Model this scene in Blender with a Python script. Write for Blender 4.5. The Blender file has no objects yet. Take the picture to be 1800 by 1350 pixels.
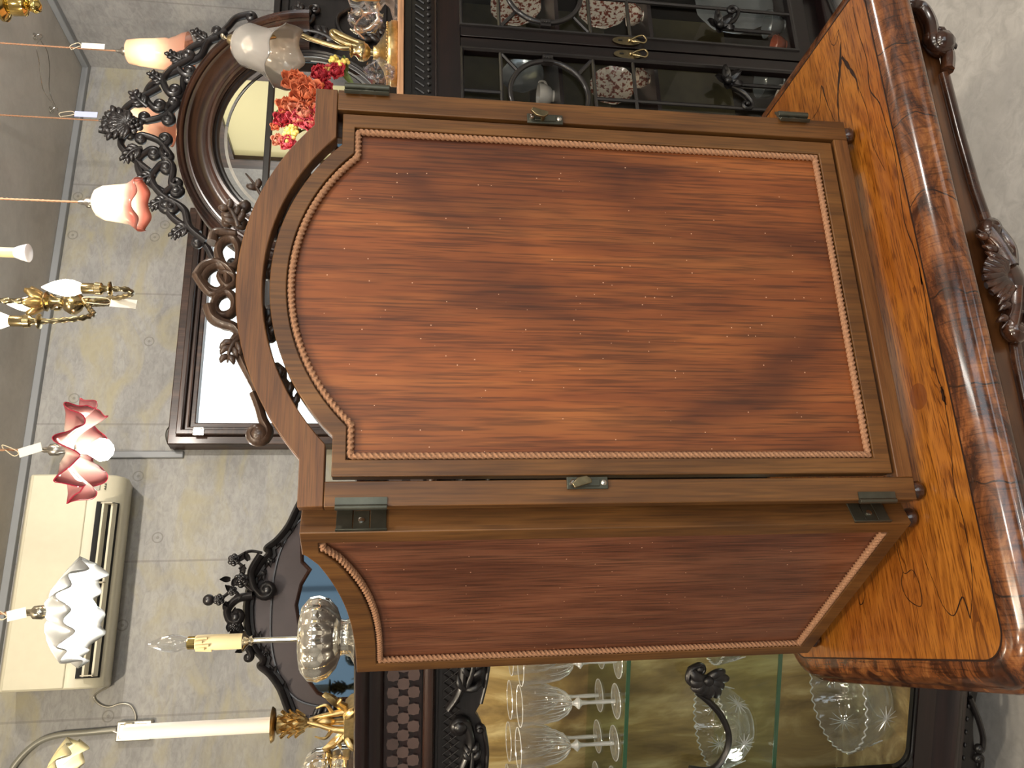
import bpy, bmesh, math, random
from math import sin, cos, pi, radians, sqrt, atan2
from mathutils import Vector, Matrix
random.seed(7)
S = bpy.context.scene
COL = S.collection

# ------------------------------------------------------------------ camera
CAM = Vector((0, 0, 1.40)); FPX = 1409.0
yaw, pit, rol = radians(18.28), radians(8.64), radians(0.6)
fw = Vector((sin(yaw)*cos(pit), cos(yaw)*cos(pit), -sin(pit)))
rt0 = Vector((cos(yaw), -sin(yaw), 0)); up0 = rt0.cross(fw)
rt = rt0*cos(rol) + up0*sin(rol); up = -rt0*sin(rol) + up0*cos(rol)
# the photograph is turned a quarter: its right is the world's down, its top the world's right
cd = bpy.data.cameras.new('camera'); cam = bpy.data.objects.new('camera', cd); COL.objects.link(cam)
cd.sensor_fit = 'HORIZONTAL'; cd.sensor_width = 36; cd.lens = FPX/1800*36; cd.clip_start = 0.05
X, Y, Z = -up, rt, -fw
cam.matrix_world = Matrix(((X.x, Y.x, Z.x, CAM.x), (X.y, Y.y, Z.y, CAM.y), (X.z, Y.z, Z.z, CAM.z), (0, 0, 0, 1)))
S.camera = cam

# ------------------------------------------------------------------ world, light, exposure
S.view_settings.view_transform = 'Standard'; S.view_settings.look = 'None'
S.view_settings.gamma = 1; S.view_settings.use_curve_mapping = False
S.view_settings.exposure = 0.0
w = bpy.data.worlds.new('world'); S.world = w; w.use_nodes = True
w.node_tree.nodes['Background'].inputs[0].default_value = (0.55, 0.6, 0.7, 1)
w.node_tree.nodes['Background'].inputs[1].default_value = 0.25

def area(name, loc, size, power, col, rot=(0, 0, 0), sy=None):
    l = bpy.data.lights.new(name, 'AREA'); l.energy = power; l.color = col; l.size = size
    if sy: l.shape = 'RECTANGLE'; l.size_y = sy
    o = bpy.data.objects.new(name, l); o.location = loc; o.rotation_euler = rot; COL.objects.link(o); return o
def spot(name, loc, target, power, col, ang=80, blend=.6, rad=.04):
    l = bpy.data.lights.new(name, 'SPOT'); l.energy = power; l.color = col; l.spot_size = radians(ang); l.spot_blend = blend; l.shadow_soft_size = rad
    o = bpy.data.objects.new(name, l); o.location = loc; COL.objects.link(o)
    o.rotation_euler = (Vector(target)-Vector(loc)).to_track_quat('-Z', 'Y').to_euler(); return o
def point(name, loc, power, col, rad=.02):
    l = bpy.data.lights.new(name, 'POINT'); l.energy = power; l.color = col; l.shadow_soft_size = rad
    o = bpy.data.objects.new(name, l); o.location = loc; COL.objects.link(o); return o
WARM = (1, .86, .66); NEUT = (1, .93, .84)
area('ceiling_light_strip', (-.1, -.75, 2.78), .12, 16, WARM, (0, 0, 0), 1.5)
area('ceiling_light_strip', (.9, -.9, 2.78), .12, 14, NEUT, (0, 0, 0), 1.5)
area('shop_window_daylight', (.6, -3.0, 1.7), 2.4, 12, (.80, .90, 1), (radians(90), 0, 0), 1.6)
spot('ceiling_spot', (-.1, .0, 2.75), (.32, .9, 1.38), 37, WARM, 42, 1.0)
spot('ceiling_spot', (-.1, .0, 2.75), (.2, .9, .75), 12, WARM, 70, 1.0)
spot('ceiling_spot', (1.7, .5, 2.8), (1.75, .75, 0), 60, NEUT, 52)  # spot added to brighten the floor at right
spot('ceiling_spot', (-.6, 1.2, 2.7), (.25, 3.4, 2.0), 108, WARM, 130)
spot('ceiling_spot', (1.3, 1.3, 2.7), (1.7, 3.4, 2.3), 100, NEUT, 130)
spot('ceiling_spot', (-.5, .4, 2.8), (-.15, 1.6, .7), 24, WARM, 60)
spot('ceiling_spot', (-1.3, .1, 2.7), (0, 1.05, 1.1), 62, WARM, 45)  # spot added from the left to brighten the mirror wing
spot('ceiling_spot', (.9, .9, 2.75), (1.6, 2.1, 1.5), 20, NEUT, 60)  # spot added to brighten the brass lamp shade and flowers
for l_, e_ in (((-1.2, -.8, 2.1), 22), ((1.7, -.7, 2.1), 26), ((.2, -1.7, 2.1), 22), ((2.0, 1.2, 2.2), 14)): point('added_room_fill', l_, e_*1.25, NEUT, .1)  # unseen point lights added to brighten the ceiling and walls
S.cycles.transparent_max_bounces = 40; S.cycles.max_bounces = 10

# ------------------------------------------------------------------ helpers
def hit(px, py, p0, n):
    d = fw*FPX + rt*(675-py) - up*(px-900); n = Vector(n); t = (Vector(p0)-CAM).dot(n)/d.dot(n); return CAM + d*t
def PY(px, py, y): return hit(px, py, (0, y, 0), (0, 1, 0))
def PZ(px, py, z): return hit(px, py, (0, 0, z), (0, 0, 1))

def setp(o, label=None, cat=None, group=None, kind=None):
    if label: o['label'] = label
    if cat: o['category'] = cat
    if group: o['group'] = group
    if kind: o['kind'] = kind
    return o
def thing(name, label, cat, loc=(0, 0, 0), rz=0, group=None):
    o = bpy.data.objects.new(name, None); o.empty_display_size = .05; COL.objects.link(o)
    o.location = loc; o.rotation_euler = (0, 0, rz)
    return setp(o, label, cat, group)
def mat_of(o):
    return Matrix.Translation(o.location) @ o.rotation_euler.to_matrix().to_4x4() if o else Matrix()
def world_of(o):
    m = mat_of(o)
    while o.parent: o = o.parent; m = mat_of(o) @ m
    return m
def copy_tree(o, parent=None):
    c = o.copy(); COL.objects.link(c); c.parent = parent
    for ch in list(o.children): copy_tree(ch, c)
    return c

def frames(pts, closed=False):
    n = len(pts); T = []
    for i in range(n):
        a = pts[(i-1) % n] if (closed or i > 0) else pts[0]; b = pts[(i+1) % n] if (closed or i < n-1) else pts[-1]
        t = (b-a); T.append(t.normalized() if t.length > 1e-9 else Vector((0, 0, 1)))
    r = Vector((0, 1, 0)) if abs(T[0].y) < .9 else Vector((1, 0, 0))
    N = (r - T[0]*r.dot(T[0])).normalized(); out = []
    for i in range(n):
        N = (N - T[i]*N.dot(T[i])); N = N.normalized() if N.length > 1e-6 else T[i].orthogonal().normalized()
        out.append((N.copy(), T[i].cross(N)))
    return out
class G:
    def __init__(s, T=None): s.v = []; s.f = []; s.T = T or Matrix()
    def add(s, vs, fs):
        o = len(s.v); s.v += [s.T @ Vector(v) for v in vs]; s.f += [tuple(i+o for i in f) for f in fs]; return s
    def box(s, x0, x1, y0, y1, z0, z1):
        return s.add([(x0, y0, z0), (x1, y0, z0), (x1, y1, z0), (x0, y1, z0), (x0, y0, z1), (x1, y0, z1), (x1, y1, z1), (x0, y1, z1)],
                     [(0, 3, 2, 1), (4, 5, 6, 7), (0, 1, 5, 4), (1, 2, 6, 5), (2, 3, 7, 6), (3, 0, 4, 7)])
    def lathe(s, prof, c=(0, 0, 0), n=32, M=None, wob=None, cap=True):
        M = M or Matrix(); c = Vector(c); vs = []; fs = []; k = len(prof)
        for i, (r, z) in enumerate(prof):
            for j in range(n):
                a = 2*pi*j/n; rr, zz = (r, z) if not wob else wob(a, i/(k-1), r, z)
                vs.append(c + (M @ Vector((rr*cos(a), rr*sin(a), zz))))
        for i in range(k-1):
            for j in range(n): fs.append((i*n+j, i*n+(j+1) % n, (i+1)*n+(j+1) % n, (i+1)*n+j))
        if cap:
            if prof[0][0] > 1e-5: fs.append(tuple(range(n)))
            if prof[-1][0] > 1e-5: fs.append(tuple(range((k-1)*n, k*n)))
        return s.add(vs, fs)
    def tube(s, pts, r, n=8, closed=False, lobes=0, twist=0, amp=.25, flat=1.0):
        pts = [Vector(p) for p in pts]; fr = frames(pts, closed); vs = []; fs = []; m = len(pts); L = 0
        for i, p in enumerate(pts):
            if i: L += (p-pts[i-1]).length
            ri = r[i] if isinstance(r, (list, tuple)) else r
            N, B = fr[i]
            for j in range(n):
                a = 2*pi*j/n; q = ri*(1+amp*cos(lobes*(a - twist*L))) if lobes else ri
                vs.append(p + N*cos(a)*q*flat + B*sin(a)*q)
        for i in range(m if closed else m-1):
            for j in range(n):
                a, b = i*n, ((i+1) % m)*n; fs.append((a+j, a+(j+1) % n, b+(j+1) % n, b+j))
        if not closed: fs += [tuple(range(n)), tuple(range((m-1)*n, m*n))]
        return s.add(vs, fs)
    def prism(s, poly, d0, d1, plane='xz'):
        f = {'xz': lambda a, b, d: (a, d, b), 'xy': lambda a, b, d: (a, b, d), 'yz': lambda a, b, d: (d, a, b)}[plane]
        n = len(poly)
        return s.add([f(a, b, d0) for a, b in poly]+[f(a, b, d1) for a, b in poly],
                     [tuple(range(n)), tuple(range(n, 2*n))]+[(i, (i+1) % n, n+(i+1) % n, n+i) for i in range(n)])
    def ring(s, out, inn, y0, y1, closed=True, plane='xz'):
        n = len(out); f = {'xz': lambda a, d: (a[0], d, a[1]), 'xy': lambda a, d: (a[0], a[1], d)}[plane]
        vs = [f(a, y0) for a in out]+[f(a, y0) for a in inn]+[f(a, y1) for a in out]+[f(a, y1) for a in inn]; fs = []
        for i in range(n if closed else n-1):
            j = (i+1) % n
            fs += [(i, j, n+j, n+i), (2*n+i, 2*n+j, 3*n+j, 3*n+i), (i, j, 2*n+j, 2*n+i), (n+i, n+j, 3*n+j, 3*n+i)]
        if not closed: fs += [(0, n, 3*n, 2*n), (n-1, 2*n-1, 4*n-1, 3*n-1)]
        return s.add(vs, fs)
    def sweep(s, path, prof, closed=True, plane='xz', miter=True):
        # path: 2D points; prof: (offset outward, height) pairs; outward = right-hand side of the direction
        n = len(path); k = len(prof); vs = []; fs = []
        for i in range(n):
            p = Vector(path[i]); a = Vector(path[(i-1) % n]) if (closed or i) else p; b = Vector(path[(i+1) % n]) if (closed or i < n-1) else p
            d1 = (p-a).normalized() if (p-a).length > 1e-9 else (b-p).normalized(); d2 = (b-p).normalized() if (b-p).length > 1e-9 else d1
            n1 = Vector((d1.y, -d1.x)); n2 = Vector((d2.y, -d2.x)); m = (n1+n2); m = m/max(m.dot(n1), .3) if m.length > 1e-6 else n1
            for o, h in prof:
                q = p+m*o; vs.append((q.x, h, q.y) if plane == 'xz' else (q.x, q.y, h))
        for i in range(n if closed else n-1):
            for j in range(k-1): a, b = i*k, ((i+1) % n)*k; fs.append((a+j, a+j+1, b+j+1, b+j))
        if not closed: fs += [tuple(range(k)), tuple(range((n-1)*k, n*k))]
        return s.add(vs, fs)
    def blob(s, c, r, n=10, M=None):
        c = Vector(c); r = (r, r, r) if isinstance(r, (int, float)) else r; M = M or Matrix(); vs = []; fs = []; m = max(4, n//2+1)
        for i in range(m+1):
            t = pi*i/m
            for j in range(n):
                a = 2*pi*j/n; vs.append(c+(M @ Vector((r[0]*sin(t)*cos(a), r[1]*sin(t)*sin(a), r[2]*cos(t)))))
        for i in range(m):
            for j in range(n): fs.append((i*n+j, i*n+(j+1) % n, (i+1)*n+(j+1) % n, (i+1)*n+j))
        return s.add(vs, fs)
    def petal(s, c, d, up_, L, W, curl=.4, ruf=.15, n=7, m=7):
        d = Vector(d).normalized(); u = Vector(up_); u = (u-d*u.dot(d)).normalized(); sd = d.cross(u); c = Vector(c); vs = []; fs = []
        for i in range(n+1):
            t = i/n; wd = W*sin(pi*min(1, .12+.80*t))**.7
            for j in range(m+1):
                q = j/m*2-1
                vs.append(c+d*(L*t*(1-.12*q*q))+sd*(wd*.5*q)+u*(L*curl*t*t+W*.22*q*q+ruf*W*sin(q*7+t*3)*t))
        for i in range(n):
            for j in range(m): a = i*(m+1)+j; fs.append((a, a+1, a+m+2, a+m+1))
        return s.add(vs, fs)
    def build(s, name, mat, parent=None, smooth=50, bevel=0, solid=0, merge=True):
        me = bpy.data.meshes.new(name)
        inv = world_of(parent).inverted() if parent else Matrix()
        if not parent:                       # put the origin at the thing's base
            xs = [v.x for v in s.v]; ys = [v.y for v in s.v]; zs = [v.z for v in s.v]
            org = Vector(((min(xs)+max(xs))/2, (min(ys)+max(ys))/2, min(zs))); inv = Matrix.Translation(-org)
        me.from_pydata([inv @ v for v in s.v], [], s.f); bm = bmesh.new(); bm.from_mesh(me)
        if merge: bmesh.ops.remove_doubles(bm, verts=bm.verts, dist=1e-6)
        bmesh.ops.recalc_face_normals(bm, faces=bm.faces); bm.to_mesh(me); bm.free()
        for p in me.polygons: p.use_smooth = True
        me.set_sharp_from_angle(angle=radians(smooth))
        o = bpy.data.objects.new(name, me); COL.objects.link(o); me.materials.append(mat)
        if parent: o.parent = parent
        else: o.location = org
        if solid:
            q = o.modifiers.new('solid', 'SOLIDIFY'); q.thickness = solid; q.offset = 0
        if bevel:
            q = o.modifiers.new('bevel', 'BEVEL'); q.width = bevel; q.segments = 2; q.limit_method = 'ANGLE'; q.angle_limit = radians(40)
        return o

def cr(pts, k=6, closed=False):              # Catmull-Rom through points
    P = [Vector(p) for p in pts]; n = len(P); out = []
    for i in range(n if closed else n-1):
        g = (lambda j: P[j % n]) if closed else (lambda j: P[min(max(j, 0), n-1)])
        a, b, c, d = g(i-1), g(i), g(i+1), g(i+2)
        for q in range(k):
            t = q/k; out.append(.5*((2*b)+(c-a)*t+(2*a-5*b+4*c-d)*t*t+(3*b-a-3*c+d)*t**3))
    if not closed: out.append(P[-1])
    return out
def curl(pts, r, sg, turns=1.3, k=16):       # continue a 2D path into a volute
    a, b = pts[-2], pts[-1]; t = atan2(b[1]-a[1], b[0]-a[0]); c = Vector((b[0]-sg*sin(t)*r, b[1]+sg*cos(t)*r)); st = t-sg*pi/2
    out = list(pts); m = int(k*turns)
    for i in range(1, m+1):
        q = i/m; rr = r*(1-.8*q); out.append(Vector((c.x+rr*cos(st+sg*2*pi*turns*q), c.y+rr*sin(st+sg*2*pi*turns*q))))
    return out
def scroll(g, pts, y, r0, r1, rc=None, sg=1, turns=1.2, flat=1.3, k=5, start=None):
    p = cr([Vector(q) for q in pts], k)
    if start: p = curl(list(reversed(p)), start[0], start[1], 1.1)[::-1]
    if rc: p = curl(p, rc, sg, turns)
    n = len(p); rs = [r0+(r1-r0)*(i/(n-1)) for i in range(n)]
    g.tube([(q.x, y, q.y) for q in p], rs, 8, flat=flat)
    if rc: g.blob((p[-1].x, y-r1*.4, p[-1].y), max(r1*1.5, rc*.28), 8)
def leafcut(g, base, ang, L, W, y, lobes=4, bend=.5, th=.35, sg=1):   # carved acanthus leaf in the xz plane
    bx, bz = base; ax = []; a = ang
    for i in range(9):
        ax.append(Vector((bx, bz))); bx += cos(a)*L/8; bz += sin(a)*L/8; a += sg*bend/8
    n = len(ax)
    g.tube([(p.x, y-.25*W*sin(pi*i/(n-1)), p.y) for i, p in enumerate(ax)], [W*.2*(1-.75*i/(n-1)) for i in range(n)], 8)
    for i in range(lobes):
        q = (i+.6)/(lobes+.3); p = ax[int(q*(n-1))]; aa = ang+sg*bend*q; l = W*(.95-.55*q)
        for sd in (-1, 1):
            t = aa+sd*1.05; t2 = aa+sd*.35; e = p+Vector((cos(t), sin(t)))*l*.6; f = e+Vector((cos(t2), sin(t2)))*l*.55
            g.tube([(v.x, y-.18*W*sin(pi*j/4), v.y) for j, v in enumerate(cr([p, e, f], 2))], [W*.15, W*.2, W*.2, W*.15, W*.05], 8)
def rose(g, c, r, y):
    for k, (rr, m, tl) in enumerate(((1, 6, .25), (.68, 5, .55), (.38, 4, .8))):
        for j in range(m):
            a = 2*pi*j/m+k*.5; g.blob((c[0]+cos(a)*r*rr*.62, y-r*.35*k, c[1]+sin(a)*r*rr*.62), (r*.42*rr+.001, r*.25, r*.42*rr+.001), 8)
    g.blob((c[0], y-r*.8, c[1]), r*.22, 8)

# ------------------------------------------------------------------ materials
def new(name):
    m = bpy.data.materials.new(name); m.use_nodes = True; nt = m.node_tree; return m, nt, nt.nodes['Principled BSDF']
def nd(nt, typ, **k):
    n = nt.nodes.new(typ)
    for a, b in k.items(): setattr(n, a, b)
    return n
def ln(nt, a, b): nt.links.new(a, b)
def ramp(nt, src, stops):
    r = nd(nt, 'ShaderNodeValToRGB'); e = r.color_ramp.elements
    while len(e) < len(stops): e.new(.5)
    for q, (p, c) in zip(e, stops): q.position = p; q.color = (c[0], c[1], c[2], 1)
    ln(nt, src, r.inputs[0]); return r.outputs[0]
def mth(nt, op, a, b=None, c=None):
    n = nd(nt, 'ShaderNodeMath', operation=op)
    for i, v in enumerate((a, b, c)):
        if v is None: continue
        if isinstance(v, (int, float)): n.inputs[i].default_value = v
        else: ln(nt, v, n.inputs[i])
    return n.outputs[0]
def mix(nt, f, a, b, mode='MIX'):
    n = nd(nt, 'ShaderNodeMix', data_type='RGBA', blend_type=mode)
    for s, v in ((n.inputs[0], f), (n.inputs[6], a), (n.inputs[7], b)):
        if isinstance(v, (int, float)): s.default_value = v
        elif isinstance(v, tuple): s.default_value = (v[0], v[1], v[2], 1)
        else: ln(nt, v, s)
    return n.outputs[2]
def coords(nt, sc, rot=(0, 0, 0)):
    t = nd(nt, 'ShaderNodeTexCoord'); m = nd(nt, 'ShaderNodeMapping'); m.inputs['Scale'].default_value = sc; m.inputs['Rotation'].default_value = rot
    ln(nt, t.outputs['Object'], m.inputs[0]); return m.outputs[0]
def noise(nt, vec, sc, det=4, dist=0, rough=.55):
    n = nd(nt, 'ShaderNodeTexNoise'); n.inputs['Scale'].default_value = sc; n.inputs['Detail'].default_value = det
    n.inputs['Distortion'].default_value = dist; n.inputs['Roughness'].default_value = rough; ln(nt, vec, n.inputs[0]); return n.outputs[0]
def bump(nt, b, h, st=.2, dist=.002):
    n = nd(nt, 'ShaderNodeBump'); n.inputs['Strength'].default_value = st; n.inputs['Distance'].default_value = dist; ln(nt, h, n.inputs['Height']); ln(nt, n.outputs[0], b.inputs['Normal'])
def sr(*c):                                   # sRGB 0..255 to linear
    return tuple(((x/255+.055)/1.055)**2.4 if x > 10 else x/255/12.92 for x in c)
def plain(name, col, rough=.5, metal=0, coat=0, bmp=0, var=0, vs=30, spec=.5):
    m, nt, b = new(name); b.inputs['Roughness'].default_value = rough; b.inputs['Metallic'].default_value = metal; b.inputs['Coat Weight'].default_value = coat
    b.inputs['Specular IOR Level'].default_value = spec
    v = coords(nt, (1, 1, 1)); n = noise(nt, v, vs, 4)
    c = ramp(nt, n, [(.3, tuple(x*(1-var) for x in col)), (.7, tuple(min(1, x*(1+var)) for x in col))]); ln(nt, c, b.inputs[0])
    if bmp: bump(nt, b, n, bmp)
    return m
def wood(name, dark, mid, lite, axis='z', sc=1., rough=.35, coat=.3, stain=.25, specks=False, stainscale=5, fine=.35):
    m, nt, b = new(name); b.inputs['Roughness'].default_value = rough; b.inputs['Coat Weight'].default_value = coat; b.inputs['Coat Roughness'].default_value = .15
    s = {'x': (2, 30, 30), 'y': (30, 2, 30), 'z': (30, 30, 2)}[axis]; v = coords(nt, tuple(q*sc for q in s))
    n = noise(nt, v, 1, 5, .6); c = ramp(nt, n, [(.28, dark), (.5, mid), (.72, lite)])
    s2 = {'x': (8, 260, 260), 'y': (260, 8, 260), 'z': (260, 260, 8)}[axis]; n2 = noise(nt, coords(nt, tuple(q*sc for q in s2)), 1, 2)
    f = ramp(nt, n2, [(.35, (1-fine,)*3), (.55, (1, 1, 1))]); c = mix(nt, 1, c, f, 'MULTIPLY')
    s3 = {'x': (1, 2.5, 2.5), 'y': (2.5, 1, 2.5), 'z': (2.5, 2.5, 1)}[axis]; n3 = noise(nt, coords(nt, s3), stainscale, 3, .4)
    f = ramp(nt, n3, [(.35, (1-stain*1.6, 1-stain*1.7, 1-stain*1.7)), (.6, (1, 1, 1))]); c = mix(nt, 1, c, f, 'MULTIPLY')
    if specks:
        vo = nd(nt, 'ShaderNodeTexVoronoi'); vo.inputs['Scale'].default_value = 80; ln(nt, coords(nt, (1, 1, 1)), vo.inputs[0])
        k = mth(nt, 'LESS_THAN', vo.outputs['Distance'], .06); sx = nd(nt, 'ShaderNodeSeparateColor'); ln(nt, vo.outputs['Color'], sx.inputs[0])
        k = mth(nt, 'MULTIPLY', k, mth(nt, 'GREATER_THAN', sx.outputs[0], .35)); c = mix(nt, mth(nt, 'MULTIPLY', k, .75), c, sr(225, 180, 150))
    ln(nt, c, b.inputs[0]); bump(nt, b, n2, .12, .0006); return m
def concrete(name, base, warm, seams_a=(), seams_b=(), axes=('X', 'Z'), holes=(), stainc=None, con=1.):
    m, nt, b = new(name); b.inputs['Roughness'].default_value = .62; b.inputs['Specular IOR Level'].default_value = .35
    t = nd(nt, 'ShaderNodeNewGeometry'); P = t.outputs['Position']; sx = nd(nt, 'ShaderNodeSeparateXYZ'); ln(nt, P, sx.inputs[0])
    mp = nd(nt, 'ShaderNodeMapping'); mp.inputs['Scale'].default_value = (1, 1, 2.2); ln(nt, P, mp.inputs[0])
    n = noise(nt, mp.outputs[0], 2.2, 8, .3, .6); n2 = noise(nt, mp.outputs[0], 26, 6, .8, .65)
    c = ramp(nt, n, [(.3, tuple(x*.76 for x in base)), (.5, base), (.72, warm)])
    c = mix(nt, 1, c, ramp(nt, n2, [(.3, (1-.2*con,)*3), (.6, (1+.06*con,)*3)]), 'MULTIPLY')
    if stainc:
        n3 = noise(nt, mp.outputs[0], 3.1, 5, 1.2); c = mix(nt, ramp(nt, n3, [(.48, (0, 0, 0)), (.68, (.7, .7, .7))]), c, stainc)
    line = None
    for lst, ax in ((seams_a, axes[0]), (seams_b, axes[1])):
        for s in lst:
            k = mth(nt, 'LESS_THAN', mth(nt, 'ABSOLUTE', mth(nt, 'SUBTRACT', sx.outputs[ax], s)), .004)
            line = k if line is None else mth(nt, 'MAXIMUM', line, k)
    if line is not None: c = mix(nt, mth(nt, 'MULTIPLY', line, .38), c, (.16, .15, .14))
    hh = None
    for h in holes:
        d = nd(nt, 'ShaderNodeVectorMath', operation='DISTANCE'); ln(nt, P, d.inputs[0]); d.inputs[1].default_value = h; d = d.outputs['Value']
        k = mth(nt, 'MULTIPLY', mth(nt, 'LESS_THAN', d, .022), mth(nt, 'GREATER_THAN', d, .017)); k = mth(nt, 'MAXIMUM', k, mth(nt, 'LESS_THAN', d, .006))
        hh = k if hh is None else mth(nt, 'MAXIMUM', hh, k)
    if hh is not None: c = mix(nt, mth(nt, 'MULTIPLY', hh, .45), c, (.14, .13, .11))
    ln(nt, c, b.inputs[0]); bump(nt, b, n2, .25, .003); return m
def glassedge():
    m, nt, b = new('polished_glass_edge'); nt.nodes.remove(b); out = nt.nodes['Material Output']
    tr = nd(nt, 'ShaderNodeBsdfTransparent'); gs = nd(nt, 'ShaderNodeBsdfGlossy'); gs.inputs['Roughness'].default_value = .1; df = nd(nt, 'ShaderNodeBsdfDiffuse'); df.inputs[0].default_value = (.9, .93, .92, 1)
    a = nd(nt, 'ShaderNodeMixShader'); a.inputs[0].default_value = .45; ln(nt, gs.outputs[0], a.inputs[1]); ln(nt, df.outputs[0], a.inputs[2])
    c = nd(nt, 'ShaderNodeMixShader'); c.inputs[0].default_value = .6; ln(nt, tr.outputs[0], c.inputs[1]); ln(nt, a.outputs[0], c.inputs[2]); ln(nt, c.outputs[0], out.inputs[0]); return m
def glass(name, col=(1, 1, 1), rough=0., refl=1., tint=1.0):        # thin sheet glass
    m, nt, b = new(name); nt.nodes.remove(b); out = nt.nodes['Material Output']
    tr = nd(nt, 'ShaderNodeBsdfTransparent'); tr.inputs[0].default_value = (*[c*tint for c in col], 1); gl = nd(nt, 'ShaderNodeBsdfGlossy'); gl.inputs['Roughness'].default_value = rough
    fr = nd(nt, 'ShaderNodeFresnel'); fr.inputs[0].default_value = 1.5; mx = nd(nt, 'ShaderNodeMixShader')
    geo = nd(nt, 'ShaderNodeNewGeometry'); ln(nt, mth(nt, 'MULTIPLY', mth(nt, 'MULTIPLY', fr.outputs[0], refl), mth(nt, 'SUBTRACT', 1, geo.outputs['Backfacing'])), mx.inputs[0]); ln(nt, tr.outputs[0], mx.inputs[1]); ln(nt, gl.outputs[0], mx.inputs[2]); ln(nt, mx.outputs[0], out.inputs[0]); return m
def crystal(name, cut=60, col=(1, 1, 1), st=.6, base=.07):                       # cut glass: clear wall with bright facets
    m, nt, b = new(name); nt.nodes.remove(b); out = nt.nodes['Material Output']
    v = nd(nt, 'ShaderNodeTexVoronoi'); v.inputs['Scale'].default_value = cut; ln(nt, coords(nt, (1, 1, .6)), v.inputs[0])
    bp = nd(nt, 'ShaderNodeBump'); bp.inputs['Strength'].default_value = st; bp.inputs['Distance'].default_value = .004; ln(nt, v.outputs['Distance'], bp.inputs['Height'])
    tr = nd(nt, 'ShaderNodeBsdfTransparent'); tr.inputs[0].default_value = (*[c*.96 for c in col], 1)
    gl = nd(nt, 'ShaderNodeBsdfGlass'); gl.inputs['Roughness'].default_value = .03; gl.inputs['IOR'].default_value = 1.45; ln(nt, bp.outputs[0], gl.inputs['Normal'])
    gs = nd(nt, 'ShaderNodeBsdfGlossy'); gs.inputs['Roughness'].default_value = .06; ln(nt, bp.outputs[0], gs.inputs['Normal']); df = nd(nt, 'ShaderNodeBsdfDiffuse'); df.inputs[0].default_value = (.85, .87, .88, 1)
    m1 = nd(nt, 'ShaderNodeMixShader'); m1.inputs[0].default_value = .45; ln(nt, gl.outputs[0], m1.inputs[1]); ln(nt, gs.outputs[0], m1.inputs[2])
    m2 = nd(nt, 'ShaderNodeMixShader'); m2.inputs[0].default_value = .10; ln(nt, m1.outputs[0], m2.inputs[1]); ln(nt, df.outputs[0], m2.inputs[2])
    lw = nd(nt, 'ShaderNodeLayerWeight'); lw.inputs[0].default_value = .35; ln(nt, bp.outputs[0], lw.inputs['Normal'])
    mx = nd(nt, 'ShaderNodeMixShader'); ln(nt, mth(nt, 'MULTIPLY_ADD', mth(nt, 'POWER', lw.outputs['Facing'], 1.5), .85, base), mx.inputs[0]); ln(nt, tr.outputs[0], mx.inputs[1]); ln(nt, m2.outputs[0], mx.inputs[2]); ln(nt, mx.outputs[0], out.inputs[0]); return m
def emis(name, col, st):
    m, nt, b = new(name); b.inputs[0].default_value = (*col, 1); b.inputs['Emission Color'].default_value = (*col, 1); b.inputs['Emission Strength'].default_value = st; b.inputs['Roughness'].default_value = .3; return m
def shade(name, col, edge=None, z0=0, z1=1, trans=.25):                # tinted translucent lamp glass; edge colour towards z1
    m, nt, b = new(name); nt.nodes.remove(b); out = nt.nodes['Material Output']
    if edge:
        t = nd(nt, 'ShaderNodeTexCoord'); sx = nd(nt, 'ShaderNodeSeparateXYZ'); ln(nt, t.outputs['Object'], sx.inputs[0])
        mr = nd(nt, 'ShaderNodeMapRange'); mr.inputs[1].default_value = z0; mr.inputs[2].default_value = z1; ln(nt, sx.outputs['Z'], mr.inputs[0]); c = mix(nt, mr.outputs[0], col, edge)
    else:
        r = nd(nt, 'ShaderNodeRGB'); r.outputs[0].default_value = (*col, 1); c = r.outputs[0]
    tl = nd(nt, 'ShaderNodeBsdfTranslucent'); df = nd(nt, 'ShaderNodeBsdfDiffuse'); gl = nd(nt, 'ShaderNodeBsdfGlossy'); gl.inputs['Roughness'].default_value = .08; tr = nd(nt, 'ShaderNodeBsdfTransparent')
    for q in (tl, df, tr): ln(nt, c, q.inputs[0])
    a = nd(nt, 'ShaderNodeMixShader'); a.inputs[0].default_value = .35; ln(nt, tl.outputs[0], a.inputs[1]); ln(nt, df.outputs[0], a.inputs[2])
    a2 = nd(nt, 'ShaderNodeMixShader'); a2.inputs[0].default_value = trans; ln(nt, a.outputs[0], a2.inputs[1]); ln(nt, tr.outputs[0], a2.inputs[2])
    fr = nd(nt, 'ShaderNodeFresnel'); a3 = nd(nt, 'ShaderNodeMixShader'); ln(nt, fr.outputs[0], a3.inputs[0]); ln(nt, a2.outputs[0], a3.inputs[1]); ln(nt, gl.outputs[0], a3.inputs[2]); ln(nt, a3.outputs[0], out.inputs[0]); return m
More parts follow.
